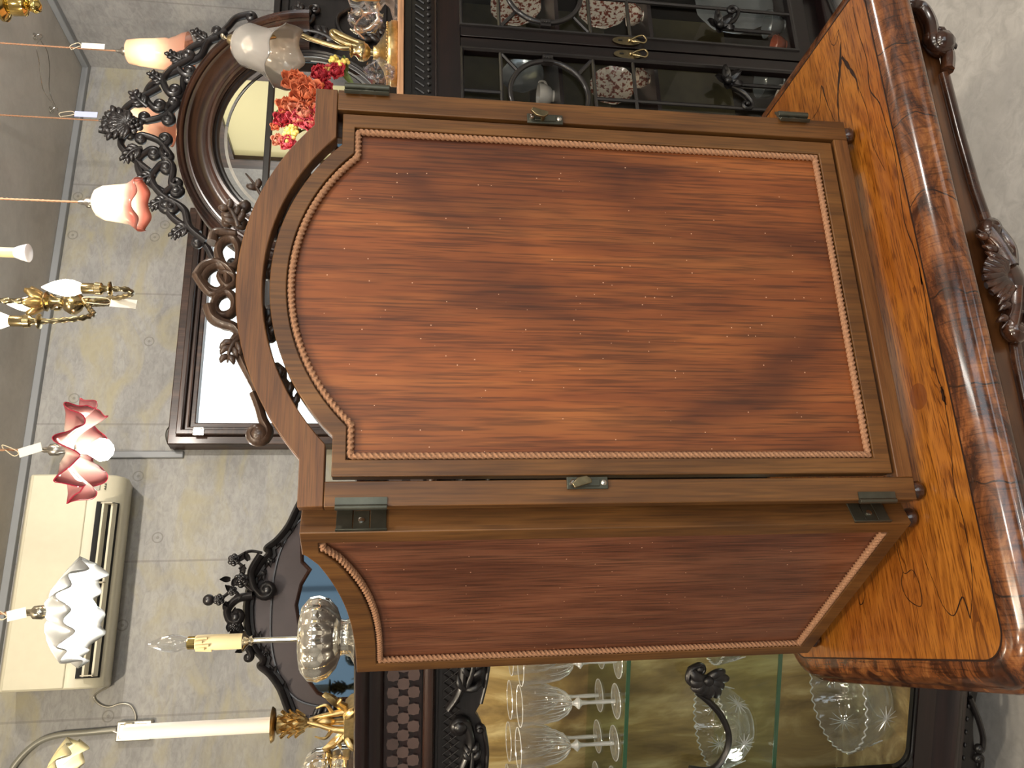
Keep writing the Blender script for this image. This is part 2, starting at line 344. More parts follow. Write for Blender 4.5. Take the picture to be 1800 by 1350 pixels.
def rosewood(name, rim=False):
    m, nt, b = new(name); b.inputs['Roughness'].default_value = .28 if not rim else .2; b.inputs['Coat Weight'].default_value = .7; b.inputs['Coat Roughness'].default_value = .1
    if rim:
        v = coords(nt, (9, 26, 26)); n = noise(nt, v, 1, 6, 1.6, .7); c = ramp(nt, n, [(.3, sr(30, 16, 12)), (.44, sr(74, 41, 23)), (.57, sr(124, 74, 39)), (.75, sr(164, 110, 62))])
        t = nd(nt, 'ShaderNodeTexCoord'); sx = nd(nt, 'ShaderNodeSeparateXYZ'); ln(nt, t.outputs['Object'], sx.inputs[0])
        wob = noise(nt, coords(nt, (3, 16, 16)), 1, 2); a = mth(nt, 'ADD', mth(nt, 'MULTIPLY', sx.outputs['X'], 8.5), mth(nt, 'MULTIPLY', wob, .55)); fr = mth(nt, 'FRACT', a)
        c = mix(nt, mth(nt, 'MULTIPLY', mth(nt, 'LESS_THAN', fr, .018), .8), c, (.01, .005, .003))
        nn = noise(nt, coords(nt, (320, 20, 20)), 1, 2); c = mix(nt, 1, c, ramp(nt, nn, [(.35, (.55,)*3), (.5, (1, 1, 1))]), 'MULTIPLY')
    else:
        v = coords(nt, (2.2, 16, 16)); n = noise(nt, v, 1.0, 3, .8); w_ = mth(nt, 'SINE', mth(nt, 'MULTIPLY', n, 60))
        c = ramp(nt, mth(nt, 'MULTIPLY_ADD', w_, .5, .5), [(.0, sr(140, 84, 27)), (.5, sr(156, 96, 32)), (1, sr(168, 106, 38))])
        big = noise(nt, coords(nt, (2.4, 6, 6)), 1, 3, .5); c = mix(nt, ramp(nt, big, [(.42, (0, 0, 0)), (.62, (1, 1, 1))]), c, mix(nt, .5, c, sr(138, 70, 24)))
        nn = noise(nt, coords(nt, (30, 420, 420)), 1, 3); c = mix(nt, 1, c, ramp(nt, nn, [(.36, (.42, .34, .28)), (.5, (1, 1, 1))]), 'MULTIPLY')
        k1 = noise(nt, coords(nt, (1.5, 6.5, 6.5)), 1.25, 2, .6)
        reg = mth(nt, 'GREATER_THAN', k1, .60); d2 = mth(nt, 'ABSOLUTE', mth(nt, 'SINE', mth(nt, 'MULTIPLY', noise(nt, coords(nt, (1.5, 13, 13)), 1, 2, .8), 75)))
        c = mix(nt, mth(nt, 'MULTIPLY', mth(nt, 'MULTIPLY', reg, mth(nt, 'LESS_THAN', d2, .3)), .65), c, sr(74, 34, 12))
        gp = nd(nt, 'ShaderNodeNewGeometry'); dd = nd(nt, 'ShaderNodeVectorMath', operation='DISTANCE'); ln(nt, gp.outputs['Position'], dd.inputs[0]); dd.inputs[1].default_value = tuple(PZ(1614, 697, .75))
        c = mix(nt, ramp(nt, dd.outputs['Value'], [(.0, (.5, .5, .5)), (.0165, (.75, .75, .75))]) if False else mth(nt, 'MULTIPLY', mth(nt, 'LESS_THAN', dd.outputs['Value'], .0165), .6), c, sr(96, 46, 22))
    ln(nt, c, b.inputs[0]); return m

M = {}
M['frame'] = wood('walnut_frame', sr(84, 52, 22), sr(108, 70, 31), sr(124, 84, 41), 'z', 1.3, .5, .06, .2)
M['framex'] = wood('walnut_rail', sr(88, 53, 25), sr(114, 73, 36), sr(130, 88, 47), 'x', 2.4, .5, .06, .12, False, 5, .3)
M['panel'] = wood('mahogany_backing', sr(126, 66, 30), sr(144, 80, 37), sr(156, 93, 46), 'z', 1.5, .55, .05, .38, True, 3.0, .5)
M['leafpanel'] = wood('mahogany_backing_dull', sr(108, 62, 42), sr(128, 78, 54), sr(142, 92, 66), 'z', 1.5, .42, .1, .25, True, 3.0, .5)
M['rope'] = plain('braid', sr(158, 116, 86), .8, 0, 0, .3, .25, 400)
M['crestwood'] = wood('crest_walnut', sr(44, 32, 26), sr(80, 60, 47), sr(112, 88, 72), 'x', 1.5, .38, .2, .25)
M['iron'] = plain('dark_metal', sr(88, 88, 78), .38, .8, 0, .1, .2)
M['steel'] = plain('nickel', sr(190, 186, 178), .25, 1, 0, 0, .1)
M['brass'] = plain('brass', sr(180, 162, 122), .22, 1, 0, .08, .15, 60)
M['gilt'] = plain('gilt_bronze', sr(200, 172, 118), .32, 1, 0, .3, .25, 90)
M['brassdull'] = plain('aged_brass', sr(138, 126, 98), .3, 1, 0, .15, .25, 70)
M['gold'] = plain('polished_gold', sr(208, 182, 112), .12, 1, 0, 0, .1)
M['silver'] = plain('silver', sr(214, 206, 186), .12, 1, 0, 0, .08)
M['ebony'] = wood('ebonised_wood', sr(12, 11, 12), sr(24, 21, 22), sr(36, 31, 31), 'x', 1, .38, .2, .1)
M['darkoak'] = wood('dark_mahogany', sr(16, 7, 7), sr(29, 13, 13), sr(42, 21, 18), 'x', 1, .3, .35, .2)
M['darkoakz'] = wood('dark_mahogany_upright', sr(11, 6, 6), sr(20, 10, 10), sr(30, 15, 13), 'z', 1, .34, .25, .2)
M['arch'] = wood('arch_mahogany', sr(24, 13, 10), sr(46, 27, 20), sr(68, 43, 32), 'x', .6, .26, .6, .2)
M['fret'] = plain('fret_dark', sr(78, 62, 58), .4, 0, .2, .1, .15)
M['grille'] = plain('lattice_black', sr(34, 31, 31), .34, 0, .5, 0, .15)
M['brownwin'] = wood('window_oak', sr(36, 24, 19), sr(70, 48, 38), sr(96, 70, 56), 'x', 1, .45, .15, .3)
M['brownwinz'] = wood('window_oak_upright', sr(36, 24, 19), sr(70, 48, 38), sr(96, 70, 56), 'z', 1, .45, .15, .3)
M['lightwood'] = wood('pale_board', sr(176, 128, 92), sr(204, 154, 114), sr(220, 174, 134), 'x', 1, .5, .1, .1)
M['table'] = rosewood('rosewood_top'); M['rim'] = rosewood('cross_banded_rim', True)
M['apron'] = wood('apron_rosewood', sr(44, 24, 14), sr(88, 52, 27), sr(128, 82, 44), 'x', .8, .3, .4, .5)
M['carve'] = wood('carved_rosewood', sr(36, 19, 12), sr(66, 38, 24), sr(98, 60, 38), 'z', 1, .22, .6, .25)
M['ink'] = plain('string_inlay', sr(38, 20, 12), .4)
M['ac'] = plain('cream_plastic', sr(214, 208, 184), .35, 0, .2, 0, .02)
M['acshade'] = plain('beige_plastic', sr(190, 182, 160), .45)
M['black'] = plain('black', (.008, .008, .008), .5)
M['greytrim'] = plain('grey_paint', sr(140, 143, 146), .45)
M['conduit'] = plain('grey_conduit', sr(150, 148, 136), .35, .3)
M['plate'] = plain('brushed_plate', sr(176, 172, 160), .32, .6)
M['wax'] = plain('cream_sleeve', sr(228, 208, 160), .45)
M['white'] = plain('white_wax', sr(226, 218, 208), .45)
M['paper'] = plain('paper_tag', sr(226, 222, 212), .7)
M['bluepaper'] = plain('blue_tag', sr(176, 186, 232), .7)
M['string'] = plain('tag_string', sr(196, 184, 158), .8)
M['cord'] = plain('twisted_cord', sr(150, 112, 84), .8)
M['mirror'] = plain('mirror_glass', (.82, .84, .83), .01, 1)
M['bluemirror'] = plain('old_mirror_glass', (.05, .07, .088), .03, 1)
M['gedge'] = glassedge(); M['pane'] = glass('sheet_glass', (1, 1, 1), 0, 1.0)
M['shelfglass'] = glass('shelf_glass', (.90, .97, .92), 0, .8)
M['shelfedge'] = plain('green_glass_edge', sr(38, 78, 52), .15, 0, .5)
M['crystal'] = crystal('cut_crystal', 70); M['bowl'] = crystal('cut_bowl_crystal', 38, (.96, .98, .97), .9, .2); M['bulbglass'] = crystal('bulb_glass', 60, (1, 1, 1), .8)
M['mercury'] = plain('lustre_glass', sr(244, 238, 224), .05, .9, .6, 0, .12, 24)
M['china'] = plain('china', sr(206, 202, 192), .15, 0, .4)
M['pewter'] = plain('grey_lustre_ware', sr(120, 126, 126), .18, .5, .3)
M['orange'] = plain('orange_china', sr(150, 72, 40), .2, 0, .4)
M['plastic'] = glass('wrapping_film', (.93, .93, .96), .12, 3.2)
M['winlight'] = emis('bright_daylight_pane', (.86, .96, 1), 1.35)
M['bulb'] = emis('lit_bulb', (1, .92, .78), 55); M['bulbwhite'] = emis('bright_white_bulb', (1, .97, .9), 150); M['bulbwarm'] = emis('lit_candle_bulb', (1, .88, .6), 14)
M['offbulb'] = plain('white_lamp', sr(230, 228, 240), .3)
M['skyglass'] = emis('shop_window_glow', (.75, .9, 1), .7)

def redplate():
    m, nt, b = new('red_patterned_china'); b.inputs['Roughness'].default_value = .15; n = noise(nt, coords(nt, (1, 1, 1)), 80, 4, .4)
    ln(nt, ramp(nt, n, [(.5, sr(206, 196, 178)), (.56, sr(128, 60, 38)), (.68, sr(84, 36, 24))]), b.inputs[0]); return m
M['redplate'] = redplate()
def silk():
    m, nt, b = new('gold_moire_silk'); b.inputs['Roughness'].default_value = .42; b.inputs['Sheen Weight'].default_value = .3
    n = noise(nt, coords(nt, (7, 7, 2.5)), 1, 6, 2.2, .6); n2 = noise(nt, coords(nt, (120, 120, 9)), 1, 2)
    c = ramp(nt, n, [(.3, sr(100, 78, 40)), (.5, sr(146, 122, 70)), (.7, sr(196, 178, 128))]); c = mix(nt, 1, c, ramp(nt, n2, [(.3, (.85,)*3), (.7, (1, 1, 1))]), 'MULTIPLY'); ln(nt, c, b.inputs[0]); return m
M['silk'] = silk()
M['lining'] = plain('dark_olive_lining', sr(78, 70, 42), .7, 0, 0, 0, .4, 9)

# ------------------------------------------------------------------ room shell
CE = 2.85; WY = 3.4; WX = 2.69
hl = [PY(*q, WY) for q in [(137, 345), (280, 350), (290, 395), (272, 417), (128, 413), (130, 700), (262, 600), (277, 945), (215, 1099), (190, 1259), (243, 837), (290, 55), (307, 40)]]
M['wallb'] = concrete('board_concrete_back', sr(156, 155, 153), sr(172, 170, 164), (-.77, -.2, .37, .93, 1.52, 2.05), (), holes=[tuple(h) for h in hl], stainc=sr(168, 160, 130))
M['wall'] = concrete('board_concrete_side', sr(158, 157, 156), sr(170, 168, 164), (1.2, 2.1, 2.95), (1.9,), axes=('Y', 'Z'))
M['ceil'] = concrete('ceiling_concrete', sr(190, 184, 176), sr(202, 196, 188), (), (), con=.3)
M['floor'] = concrete('screed_floor', sr(196, 192, 186), sr(208, 205, 200), (), (), stainc=sr(186, 182, 176))
def struct(name, g, m, **k): o = g.build(name, m, None, **k); o['kind'] = 'structure'; return o
struct('floor', G().box(-2.7, 2.8, -3.3, 3.5, -.1, 0), M['floor'])
struct('ceiling', G().box(-2.7, 2.8, -3.3, 3.5, CE, CE+.1), M['ceil'])
struct('wall_back', G().box(-2.7, 2.8, WY, WY+.1, 0, CE), M['wallb'])
struct('wall_right', G().box(WX, WX+.1, -3.2, WY, 0, CE), M['wall'])
struct('wall_left', G().box(-2.7, -2.6, -3.2, WY, 0, CE), M['wall'])
struct('wall_front', G().box(-2.6, WX, -3.3, -3.2, 0, CE), M['wall'])
struct('trim_1', G().box(-2.6, WX, WY-.03, WY, 2.822, CE), M['greytrim'], bevel=.003)
struct('trim_2', G().box(WX-.03, WX, -3.2, WY-.03, 2.822, CE), M['greytrim'], bevel=.003)
struct('trim_3', G().box(.785, .812, WY-.016, WY, 2.24, 2.56), M['greytrim'], bevel=.003)

# window with deep oak casing in the back wall
wn = thing('window_1', None, None, (1.36, WY, 1.15)); wn['kind'] = 'structure'
def rectring(x0, x1, z0, z1, t): return [(x0, z0), (x1, z0), (x1, z1), (x0, z1)], [(x0+t, z0+t), (x1-t, z0+t), (x1-t, z1-t), (x0+t, z1-t)]
for (a, t, y0, mt) in ((0, .035, .10, 'brownwinz'), (.035, .022, .125, 'brownwin'), (.057, .018, .095, 'brownwin'), (.075, .022, .075, 'brownwinz')):
    o, i = rectring(.82+a, 1.90-a, 1.15+a, 2.285-a, t); G().ring(o, i, WY-y0, WY-.001).build('window_frame', M[mt], wn, bevel=.004)
G().box(.79, 1.93, WY-.16, WY-.001, 1.11, 1.15).build('window_sill', M['brownwin'], wn, bevel=.004)
G().box(.917, 1.803, WY-.03, WY-.02, 1.247, 2.188).build('pane', M['winlight'], wn)
for zz in (2.16, 1.5): G().box(.85, .875, WY-.133, WY-.12, zz-.02, zz+.02).tube([(.88, WY-.13, zz-.018), (.88, WY-.13, zz+.018)], .005).build('window_hinge', M['steel'], wn)
pts = [PY(*q, WY-.012) for q in [(301, 789), (293, 775), (292, 760), (299, 748), (306, 745)]]
setp(G().tube(cr(pts), .0022, 6).build('wire', M['iron']), 'thin dark wire curling out of the wall above the corner of the window frame', 'wire')

# ------------------------------------------------------------------ air conditioner, conduit, outlet
yf = 3.16
a0, a1 = -.088, .672
ac = thing('air_conditioner', 'cream wall-mounted air conditioner with open louvres high on the concrete wall', 'air conditioner', ((a0+a1)/2, WY, 2.44))
prof = [(WY, 2.755), (3.2, 2.735), (3.165, 2.715), (yf, 2.69), (yf, 2.505), (3.165, 2.472), (3.190, 2.425), (3.225, 2.404), (3.27, 2.400), (WY, 2.425)]
G().prism(prof, a0, a1, 'yz').build('body', M['ac'], ac, bevel=.006)
G().box(a0+.004, a1-.004, yf-.006, yf+.01, 2.508, 2.705).build('front_panel', M['ac'], ac, bevel=.004)
G().prism([(3.159, 2.474), (3.1615, 2.468), (3.186, 2.421), (3.208, 2.408), (3.21, 2.43), (3.18, 2.474)], a0+.035, a1-.105, 'yz').build('air_outlet', M['black'], ac)  # black panel painted for the dark recess; the body has no opening
lv = G()
for zz, yy in ((2.446, 3.150), (2.420, 3.168)): lv.prism([(yy-.004, zz-.0035), (yy+.022, zz-.010), (yy+.022, zz-.004), (yy-.004, zz+.0035)], a0+.04, a1-.11, 'yz')
lv.build('louvre', M['ac'], ac)
br = G()
for xx in (a0+.042, .27, a1-.115): G().box(xx, xx+.004, 3.144, 3.18, 2.414, 2.454).build('louvre_bracket', M['acshade'], ac)
G().box(a1-.062, a1-.03, 3.160, 3.176, 2.470, 2.492).build('display', M['conduit'], ac)
b_ = G()
for k in range(3): G().box(a1-.058+k*.009, a1-.054+k*.009, 3.164, 3.19, 2.452, 2.456).build('button', M['iron'], ac)
G().box(a1-.03, a1-.018, 3.155, 3.163, 2.496, 2.501).build('marking', M['iron'], ac)
pts = [PY(*q, 3.39) for q in [(166, 1208), (166, 1222), (172, 1236), (190, 1243), (212, 1237), (229, 1240), (238, 1256), (237, 1270)]]
pts[0] = Vector((pts[0].x, 3.36, 2.42))
G().tube(cr(pts), .0035, 8).build('power_cord', M['plate'], ac)
c1, c2 = PY(207, 1303, WY), PY(272, 1264, WY)
ol = thing('wall_outlet', 'square metal outlet box on the concrete wall below the air conditioner', 'electrical outlet', ((c1.x+c2.x)/2, WY, min(c1.z, c2.z)))
G().box(c1.x, c2.x, 3.365, 3.399, c2.z, c1.z).build('box', M['plate'], ol, bevel=.004)
G().box(c1.x+.01, c2.x-.01, 3.360, 3.366, c2.z+.015, c1.z-.012).build('cover', M['plate'], ol, bevel=.002)
G().box((c1.x+c2.x)/2+.004, (c1.x+c2.x)/2+.030, 3.348, 3.36, c1.z-.06, c1.z-.03).build('plug', M['acshade'], ol, bevel=.003)
pts = [PY(*q, 3.38) for q in [(205, 1283), (150, 1288), (105, 1292), (72, 1302), (45, 1322), (22, 1350), (5, 1385)]]; pts.append(Vector((pts[-1].x, 3.38, CE-.002)))
setp(G().tube(cr(pts), .011, 12).build('conduit', M['conduit']), 'grey metal conduit bending down the concrete wall to the outlet box', 'conduit')

# hooks and wire on the ceiling
h1, h2 = PZ(60, 64, CE), PZ(88, 193, CE)
for h, lb in ((h1, 'small ceiling hook nearest the wall corner trim'), (h2, 'small ceiling hook at the far end of the hanging wire')):
    t = thing('ceiling_hook', lb+', on the concrete ceiling', 'hook', (h.x, h.y, h.z), group='ceiling hooks')
    G().lathe([(.014, 0), (.014, -.004), (.004, -.008)], (h.x, h.y, CE), 12).build('base', M['steel'], t)
    G().tube([(h.x+.012*sin(a), h.y, CE-.02-.012*cos(a)) for a in [i*.35-.2 for i in range(14)]], .0025, 6).build('ring', M['steel'], t)
pa = cr([(h1.x, h1.y, CE-.03), PZ(72, 72, CE-.03), PZ(83, 90, CE-.04), PZ(87, 120, CE-.04), PZ(87, 160, CE-.03), (h2.x, h2.y, CE-.03)]); pb = cr([(h2.x, h2.y, CE-.03), PZ(80, 165, CE-.04), PZ(73, 145, CE-.04), PZ(69, 110, CE-.04), PZ(64, 80, CE-.04), (h1.x, h1.y, CE-.032)])
setp(G().tube(pa, .0016, 6).tube(pb, .0016, 6).build('hanging_wire', M['steel']), 'slack wire loop strung between two hooks on the ceiling', 'wire')

# ------------------------------------------------------------------ table
TZ = .75; tx0, tx1, ty0, ty1 = -.035, .868, .812, 1.285
def rrect(x0, x1, y0, y1, r, n=8):
    out = []
    for cx, cy, a in ((x1-r, y0+r, -90), (x1-r, y1-r, 0), (x0+r, y1-r, 90), (x0+r, y0+r, 180)):
        for i in range(n+1): t = radians(a+90*i/n); out.append((cx+r*cos(t), cy+r*sin(t)))
    return out
tb = thing('side_table', 'polished rosewood side table carrying the folding mirror, with carved apron', 'table', (.419, 1.05, 0))
path = rrect(tx0, tx1, ty0, ty1, .035)
ttop = G().prism(path, .725, TZ, 'xy').build('table_top', M['table'], tb)
g = G()                                       # dark ink lines of the rosewood figure
def vein(px, w):
    P_ = cr([Vector((p.x, p.y)) for p in (PZ(a, b, TZ) for a, b in px)], 5); n = len(P_)
    L_ = []; R_2 = []
    for i, p in enumerate(P_):
        d = (P_[min(i+1, n-1)]-P_[max(i-1, 0)]).normalized(); m = Vector((-d.y, d.x)); q = i/(n-1); f = len(w)-1; k = min(int(q*f), f-1); ww = w[k]+(w[k+1]-w[k])*(q*f-k); ww *= random.uniform(.6, 1.4)/2
        L_.append(p+m*ww); R_2.append(p-m*ww)
    g.add([(v.x, v.y, TZ+.00025) for v in L_+R_2], [(i, i+1, n+i+1, n+i) for i in range(n-1)])
vein([(1499, 12), (1510, 60), (1524, 106), (1529, 156), (1546, 181), (1556, 214), (1572, 267), (1582, 337), (1591, 393), (1608, 440), (1617, 475), (1627, 527), (1635, 593), (1645, 653), (1660, 694), (1662, 715), (1672, 780), (1677, 853), (1693, 911), (1704, 969), (1710, 1027), (1706, 1088)], [.0012, .0018, .001, .0016, .001, .0012, .0012, .001])
vein([(1706, 1088), (1698, 1062), (1691, 1050), (1677, 1082), (1658, 1065), (1643, 1027), (1627, 988), (1612, 942)], [.002, .0016, .001, .0006])
vein([(1577, 965), (1589, 1007), (1604, 1002), (1616, 1027), (1620, 1065), (1597, 1054), (1585, 1027), (1588, 1005)], [.001, .0012, .0012, .001])
vein([(1509, 1045), (1512, 1062), (1518, 1058), (1521, 1040)], [.001, .0012, .001])
vein([(1478, 74), (1477, 113), (1474, 150), (1473, 176), (1475, 214)], [.001, .007, .004, .003, .001])
vein([(1480, 100), (1494, 121), (1506, 141), (1509, 160)], [.006, .005, .003, .0006])
vein([(1508, 150), (1526, 200), (1533, 250), (1556, 300)], [.0006, .001, .0008, .0006])
vein([(1428, 209), (1441, 186), (1444, 151), (1451, 172), (1458, 191), (1468, 214)], [.0008, .0012, .003, .0012, .0008])
vein([(1455, 50), (1461, 76), (1469, 77), (1475, 52), (1466, 70)], [.0008, .001, .001, .0006])
vein([(1616, 470), (1621, 500), (1618, 485)], [.003, .002, .001])
vein([(1655, 680), (1659, 700), (1664, 712)], [.004, .005, .001])
g.build('grain_figure', M['ink'], ttop, merge=False)
G().sweep(path, [(-.001, TZ-.001), (-.001, TZ+.0005), (.0012, TZ+.0005), (.0012, TZ-.001)], plane='xy').build('inlay_line', M['ink'], tb)
pr = [(.0, .724), (.0, TZ), (.006, TZ+.0002), (.016, TZ-.002), (.023, TZ-.007), (.029, TZ-.015), (.031, TZ-.022), (.032, TZ-.025), (.035, TZ-.027), (.037, TZ-.032), (.036, TZ-.038), (.032, TZ-.042), (.02, TZ-.045), (0, TZ-.045)]
G().sweep(path, pr, plane='xy').build('edge_moulding', M['rim'], tb)
ax0, ax1, ay0, ay1 = tx0+.035, tx1-.035, .806, ty1-.012
o_, i_ = [(ax0, ay0), (ax1, ay0), (ax1, ay1), (ax0, ay1)], [(ax0+.02, ay0+.02), (ax1-.02, ay0+.02), (ax1-.02, ay1-.02), (ax0+.02, ay1-.02)]
G().ring(o_, i_, .684, .7055, plane='xy').build('frieze', M['apron'], tb, bevel=.001)
sh = lambda d: [(a+(d if a < .4 else -d), b+(d if b < 1 else -d)) for a, b in o_]
G().ring(sh(.006), sh(.026), .655, .684, plane='xy').build('apron', M['apron'], tb, bevel=.001)
for s_ in (-1, 1): G().tube([(.419+s_*q, ay0+.004, z) for q, z in ((.07, .648), (.12, .653), (.2, .656), (.3, .657))], [.0075]*4, 10).build('bead_moulding', M['carve'], tb)
for s_ in (-1, 1):
    sc_ = G()
    X_ = lambda q: .419+s_*q
    scroll(sc_, [(X_(.30), .657), (X_(.325), .651), (X_(.35), .655)], ay0-.004, .008, .008, .012, s_, 1.1)
    scroll(sc_, [(X_(.405), .69), (X_(.40), .676), (X_(.375), .669), (X_(.345), .672)], ay0-.006, .007, .011, .013, s_, 1.2, start=(.009, -s_))
    leafcut(sc_, (X_(.37), .668), (radians(200) if s_ > 0 else radians(-20)), .05, .022, ay0-.006, 3)
    sc_.build('corner_scroll', M['carve'], tb)
lf = G()                                        # shell and leaf carving in the middle of the apron
for k in range(9):
    a = radians(15+150*k/8); r = .030
    lf.tube([(.405, ay0-.008, .652), (.405+cos(a)*r*.6, ay0-.018, .655+sin(a)*r*.5), (.405+cos(a)*r*1.1, ay0-.013, .657+sin(a)*r)], [.007, .0075, .0045], 8)
lf.blob((.402, ay0-.006, .646), (.033, .016, .019), 16)
for s_ in (-1, 1):
    scroll(lf, [(.405+s_*.015, .648), (.405+s_*.04, .655), (.405+s_*.065, .665)], ay0-.010, .012, .006, .009, -s_, 1.0)
    scroll(lf, [(.405+s_*.02, .64), (.405+s_*.045, .636), (.405+s_*.07, .648)], ay0-.006, .009, .007, .010, s_, .8)
    leafcut(lf, (.405+s_*.018, .652), radians(15 if s_ > 0 else 165), .055, .026, ay0-.012, 3, sg=s_)
lf.build('leaf_carving', M['carve'], tb)
G().lathe([(.17, .03), (.175, .05), (.06, .09), (.035, .14), (.05, .25), (.06, .32), (.035, .40), (.03, .5), (.05, .58), (.07, .66), (.12, .70)], (.419, 1.05, 0), 32).build('pedestal', M['carve'], tb)
for k in range(4):
    a = pi/4+k*pi/2; d = Vector((cos(a), sin(a), 0)); c = Vector((.419, 1.05, 0))
    G().tube([c+d*.05+Vector((0, 0, .10)), c+d*.13+Vector((0, 0, .09)), c+d*.2+Vector((0, 0, .04)), c+d*.25+Vector((0, 0, .022))], [.04, .035, .026, .022], 12).build('leg', M['carve'], tb)

# ------------------------------------------------------------------ folding dressing mirror seen from behind
CX = .419; FY = .885; FT = .022
tm = thing('folding_mirror', 'three-fold wooden dressing mirror standing with its brown backs to the viewer on the table', 'mirror', (CX, FY, TZ))
def outl(x0, x1, zb, zs, hc, za, n=28):
    p = [(x0, zb), (x1, zb), (x1, zs), (CX+hc, zs)]; r = za-zs; R = (hc*hc+r*r)/(2*r); a = math.asin(hc/R)
    for i in range(1, n): t = a-2*a*i/n; p.append((CX+R*sin(t), za-R+R*cos(t)))
    return p+[(CX-hc, zs), (x0, zs)]
X0, X1 = .150, .690
for s_, (xa, xb) in ((-1, (X0, X0+.028)), (1, (X1-.030, X1))): G().box(xa, xb, FY, FY+FT, .766, 1.470).build('stile', M['frame'], tm, bevel=.0012)
G().box(X0+.028, X1-.030, FY, FY+FT, .766, .787).build('bottom_rail', M['framex'], tm, bevel=.0012)
oo = outl(X0, X1, 1.4705, 1.498, .216, 1.579)[2:]; ii = outl(X0+.0, X1-.0, 1.4, 1.4705, .199, 1.549)[2:]
G().ring(oo, ii, FY, FY+FT, closed=False).build('arched_top_rail', M['framex'], tm, bevel=.0012)
po = outl(.1835, .6545, .7915, 1.463, .190, 1.541); pi_ = outl(.2025, .6355, .8125, 1.448, .178, 1.522)
G().ring(po, pi_, FY+.001, FY+.021).build('panel_frame', M['frame'], tm, bevel=.001)
G().prism(pi_, FY+.009, FY+.014).build('back_panel', M['panel'], tm)
G().prism([(CX+(a-CX)*.985, .8+(b-.8)*.995) for a, b in pi_], FY+.016, FY+.0195).build('mirror_glass', M['mirror'], tm)
def dense(pts, step=.004, closed=True):
    out = []; n = len(pts)
    for i in range(n if closed else n-1):
        a, b = Vector(pts[i]), Vector(pts[(i+1) % n]); k = max(1, int((b-a).length/step))
        out += [a+(b-a)*q/k for q in range(k)]
    return out
ins = outl(.2070, .6310, .8170, 1.4435, .175, 1.5170)
G().tube([(p.x, FY+.0055, p.y) for p in dense(ins, .001)], .0038, 12, closed=True, lobes=3, twist=330, amp=.24).build('rope_trim', M['rope'], tm)
def bun(g, x, y, z0=TZ, z1=.767): g.lathe([(.004, z0+.0003), (.010, z0+.002), (.0125, z0+.007), (.0115, z0+.012), (.008, z1)], (x, y, 0), 16)
for xx in (X0+.013, X1-.016): g = G(); bun(g, xx, FY+.011); g.build('foot', M['carve'], tm)
def hinge(T, z0, z1, side):
    g = G(T); h = (z1-z0)/3
    for k in range(3): g.box(-.013 if k != 1 else -.011, .013 if k != 1 else .015, -.0022, .0004, z0+h*k+.0008, z0+h*(k+1)-.0008)
    g.tube([(0, -.004, z0), (0, -.004, z1)], .0045, 10)
    g.box(-.013, -.0122, -.005, 0, z0, z1)
    o = g.build('hinge', M['iron'], tm, bevel=.0004)
    s = G(T).lathe([(.0034, -.0005), (.0034, .0012), (.002, .0018)], (.0085*side, -.002, (z0+z1)/2), 10, M=Matrix.Rotation(pi/2, 4, 'X')); s.build('screw', M['steel'], o)
def latch(x, z, s_):
    t = G().box(x-.007, x+.007, FY-.003, FY, z-.026, z+.022).box(x-.004, x+.004, FY-.005, FY-.003, z-.016, z+.012)
    o = t.build('pivot_plate', M['iron'], tm, bevel=.0006); o['label'] = 'dark metal pivot plate with a wing screw'
    G().lathe([(.003, 0), (.0035, .004), (.002, .006)], (x, FY-.003, z+.016), 10, M=Matrix.Rotation(pi/2, 4, 'X')).build('screw', M['steel'], o)
    G().lathe([(.003, 0), (.0035, .0015), (.002, .003)], (x, FY-.003, z-.021), 10, M=Matrix.Rotation(pi/2, 4, 'X')).build('screw', M['steel'], o)
    G().tube([(x-s_*.001, FY, z+.002), (x-s_*.001, FY-.012, z+.002)], .0036, 10).prism([(x-s_*.002, z-.004), (x+s_*.002, z-.004), (x+s_*.008, z+.016), (x+s_*.003, z+.019), (x-s_*.004, z+.012), (x-s_*.006, z+.002)], FY-.016, FY-.012).build('wing_screw', M['brassdull'], o, bevel=.0008)
latch(.1735, 1.178, -1); latch(.6625, 1.2025, 1)
# the two wings
LL = .340; WT = .033
def wing_outline(g0, zs, zc, L, c0, zb, sg):
    # from hinge stile to the low outer side: shoulder, concave cove, flat
    pts = [(g0, zb), (L, zb), (L, zc)]
    n = 16
    for i in range(1, n): t = i/n; x = L-(L-c0)*t; u = (x-c0)/(L-c0); pts.append((x, zc+(zs-.008-zc)*(1-u)**3.0))
    pts += [(c0, zs-.004), (c0-.003, zs), (g0, zs)]
    return [(sg*a, b) for a, b in pts]
def wing(org, ang, sg):
    T = Matrix.Translation(org) @ Matrix.Rotation(ang, 4, 'Z')
    wg = thing('mirror_wing', None, None, org, ang); wg.parent = tm; wg.location = Vector(org)-tm.location
    out = wing_outline(0, 1.496, 1.442, LL, .045, .768, sg); inn = wing_outline(.020, 1.477, 1.415, LL-.022, .043, .788, sg)
    G(T).ring(out, inn, 0, WT).build('wing_frame', M['frame'], wg, bevel=.0012)
    G(T).prism(inn, .008, .013).build('wing_panel', M['leafpanel'], wg)
    G(T).prism([(a*.99, .79+(b-.79)*.995) for a, b in inn], .025, .031).build('wing_glass', M['mirror'], wg)
    pr = wing_outline(.024, 1.4735, 1.4105, LL-.0265, .0385, .7925, sg)
    a = dense(pr[1:], .001, closed=False); g = G(T); g.tube([(p.x, .0045, p.y) for p in a], .0038, 12, lobes=3, twist=330, amp=.24)
    b = dense(pr[:2], .001, closed=False); g.tube([(p.x, .0045, p.y) for p in b], .0042, 12, lobes=3, twist=330, amp=.24); g.build('wing_rope', M['rope'], wg)
    g = G(T); bun(g, sg*.012, .016); g.build('wing_foot', M['carve'], wg)
    g = G(T); bun(g, sg*(LL-.014), .016); g.build('wing_foot', M['carve'], wg)
    return T
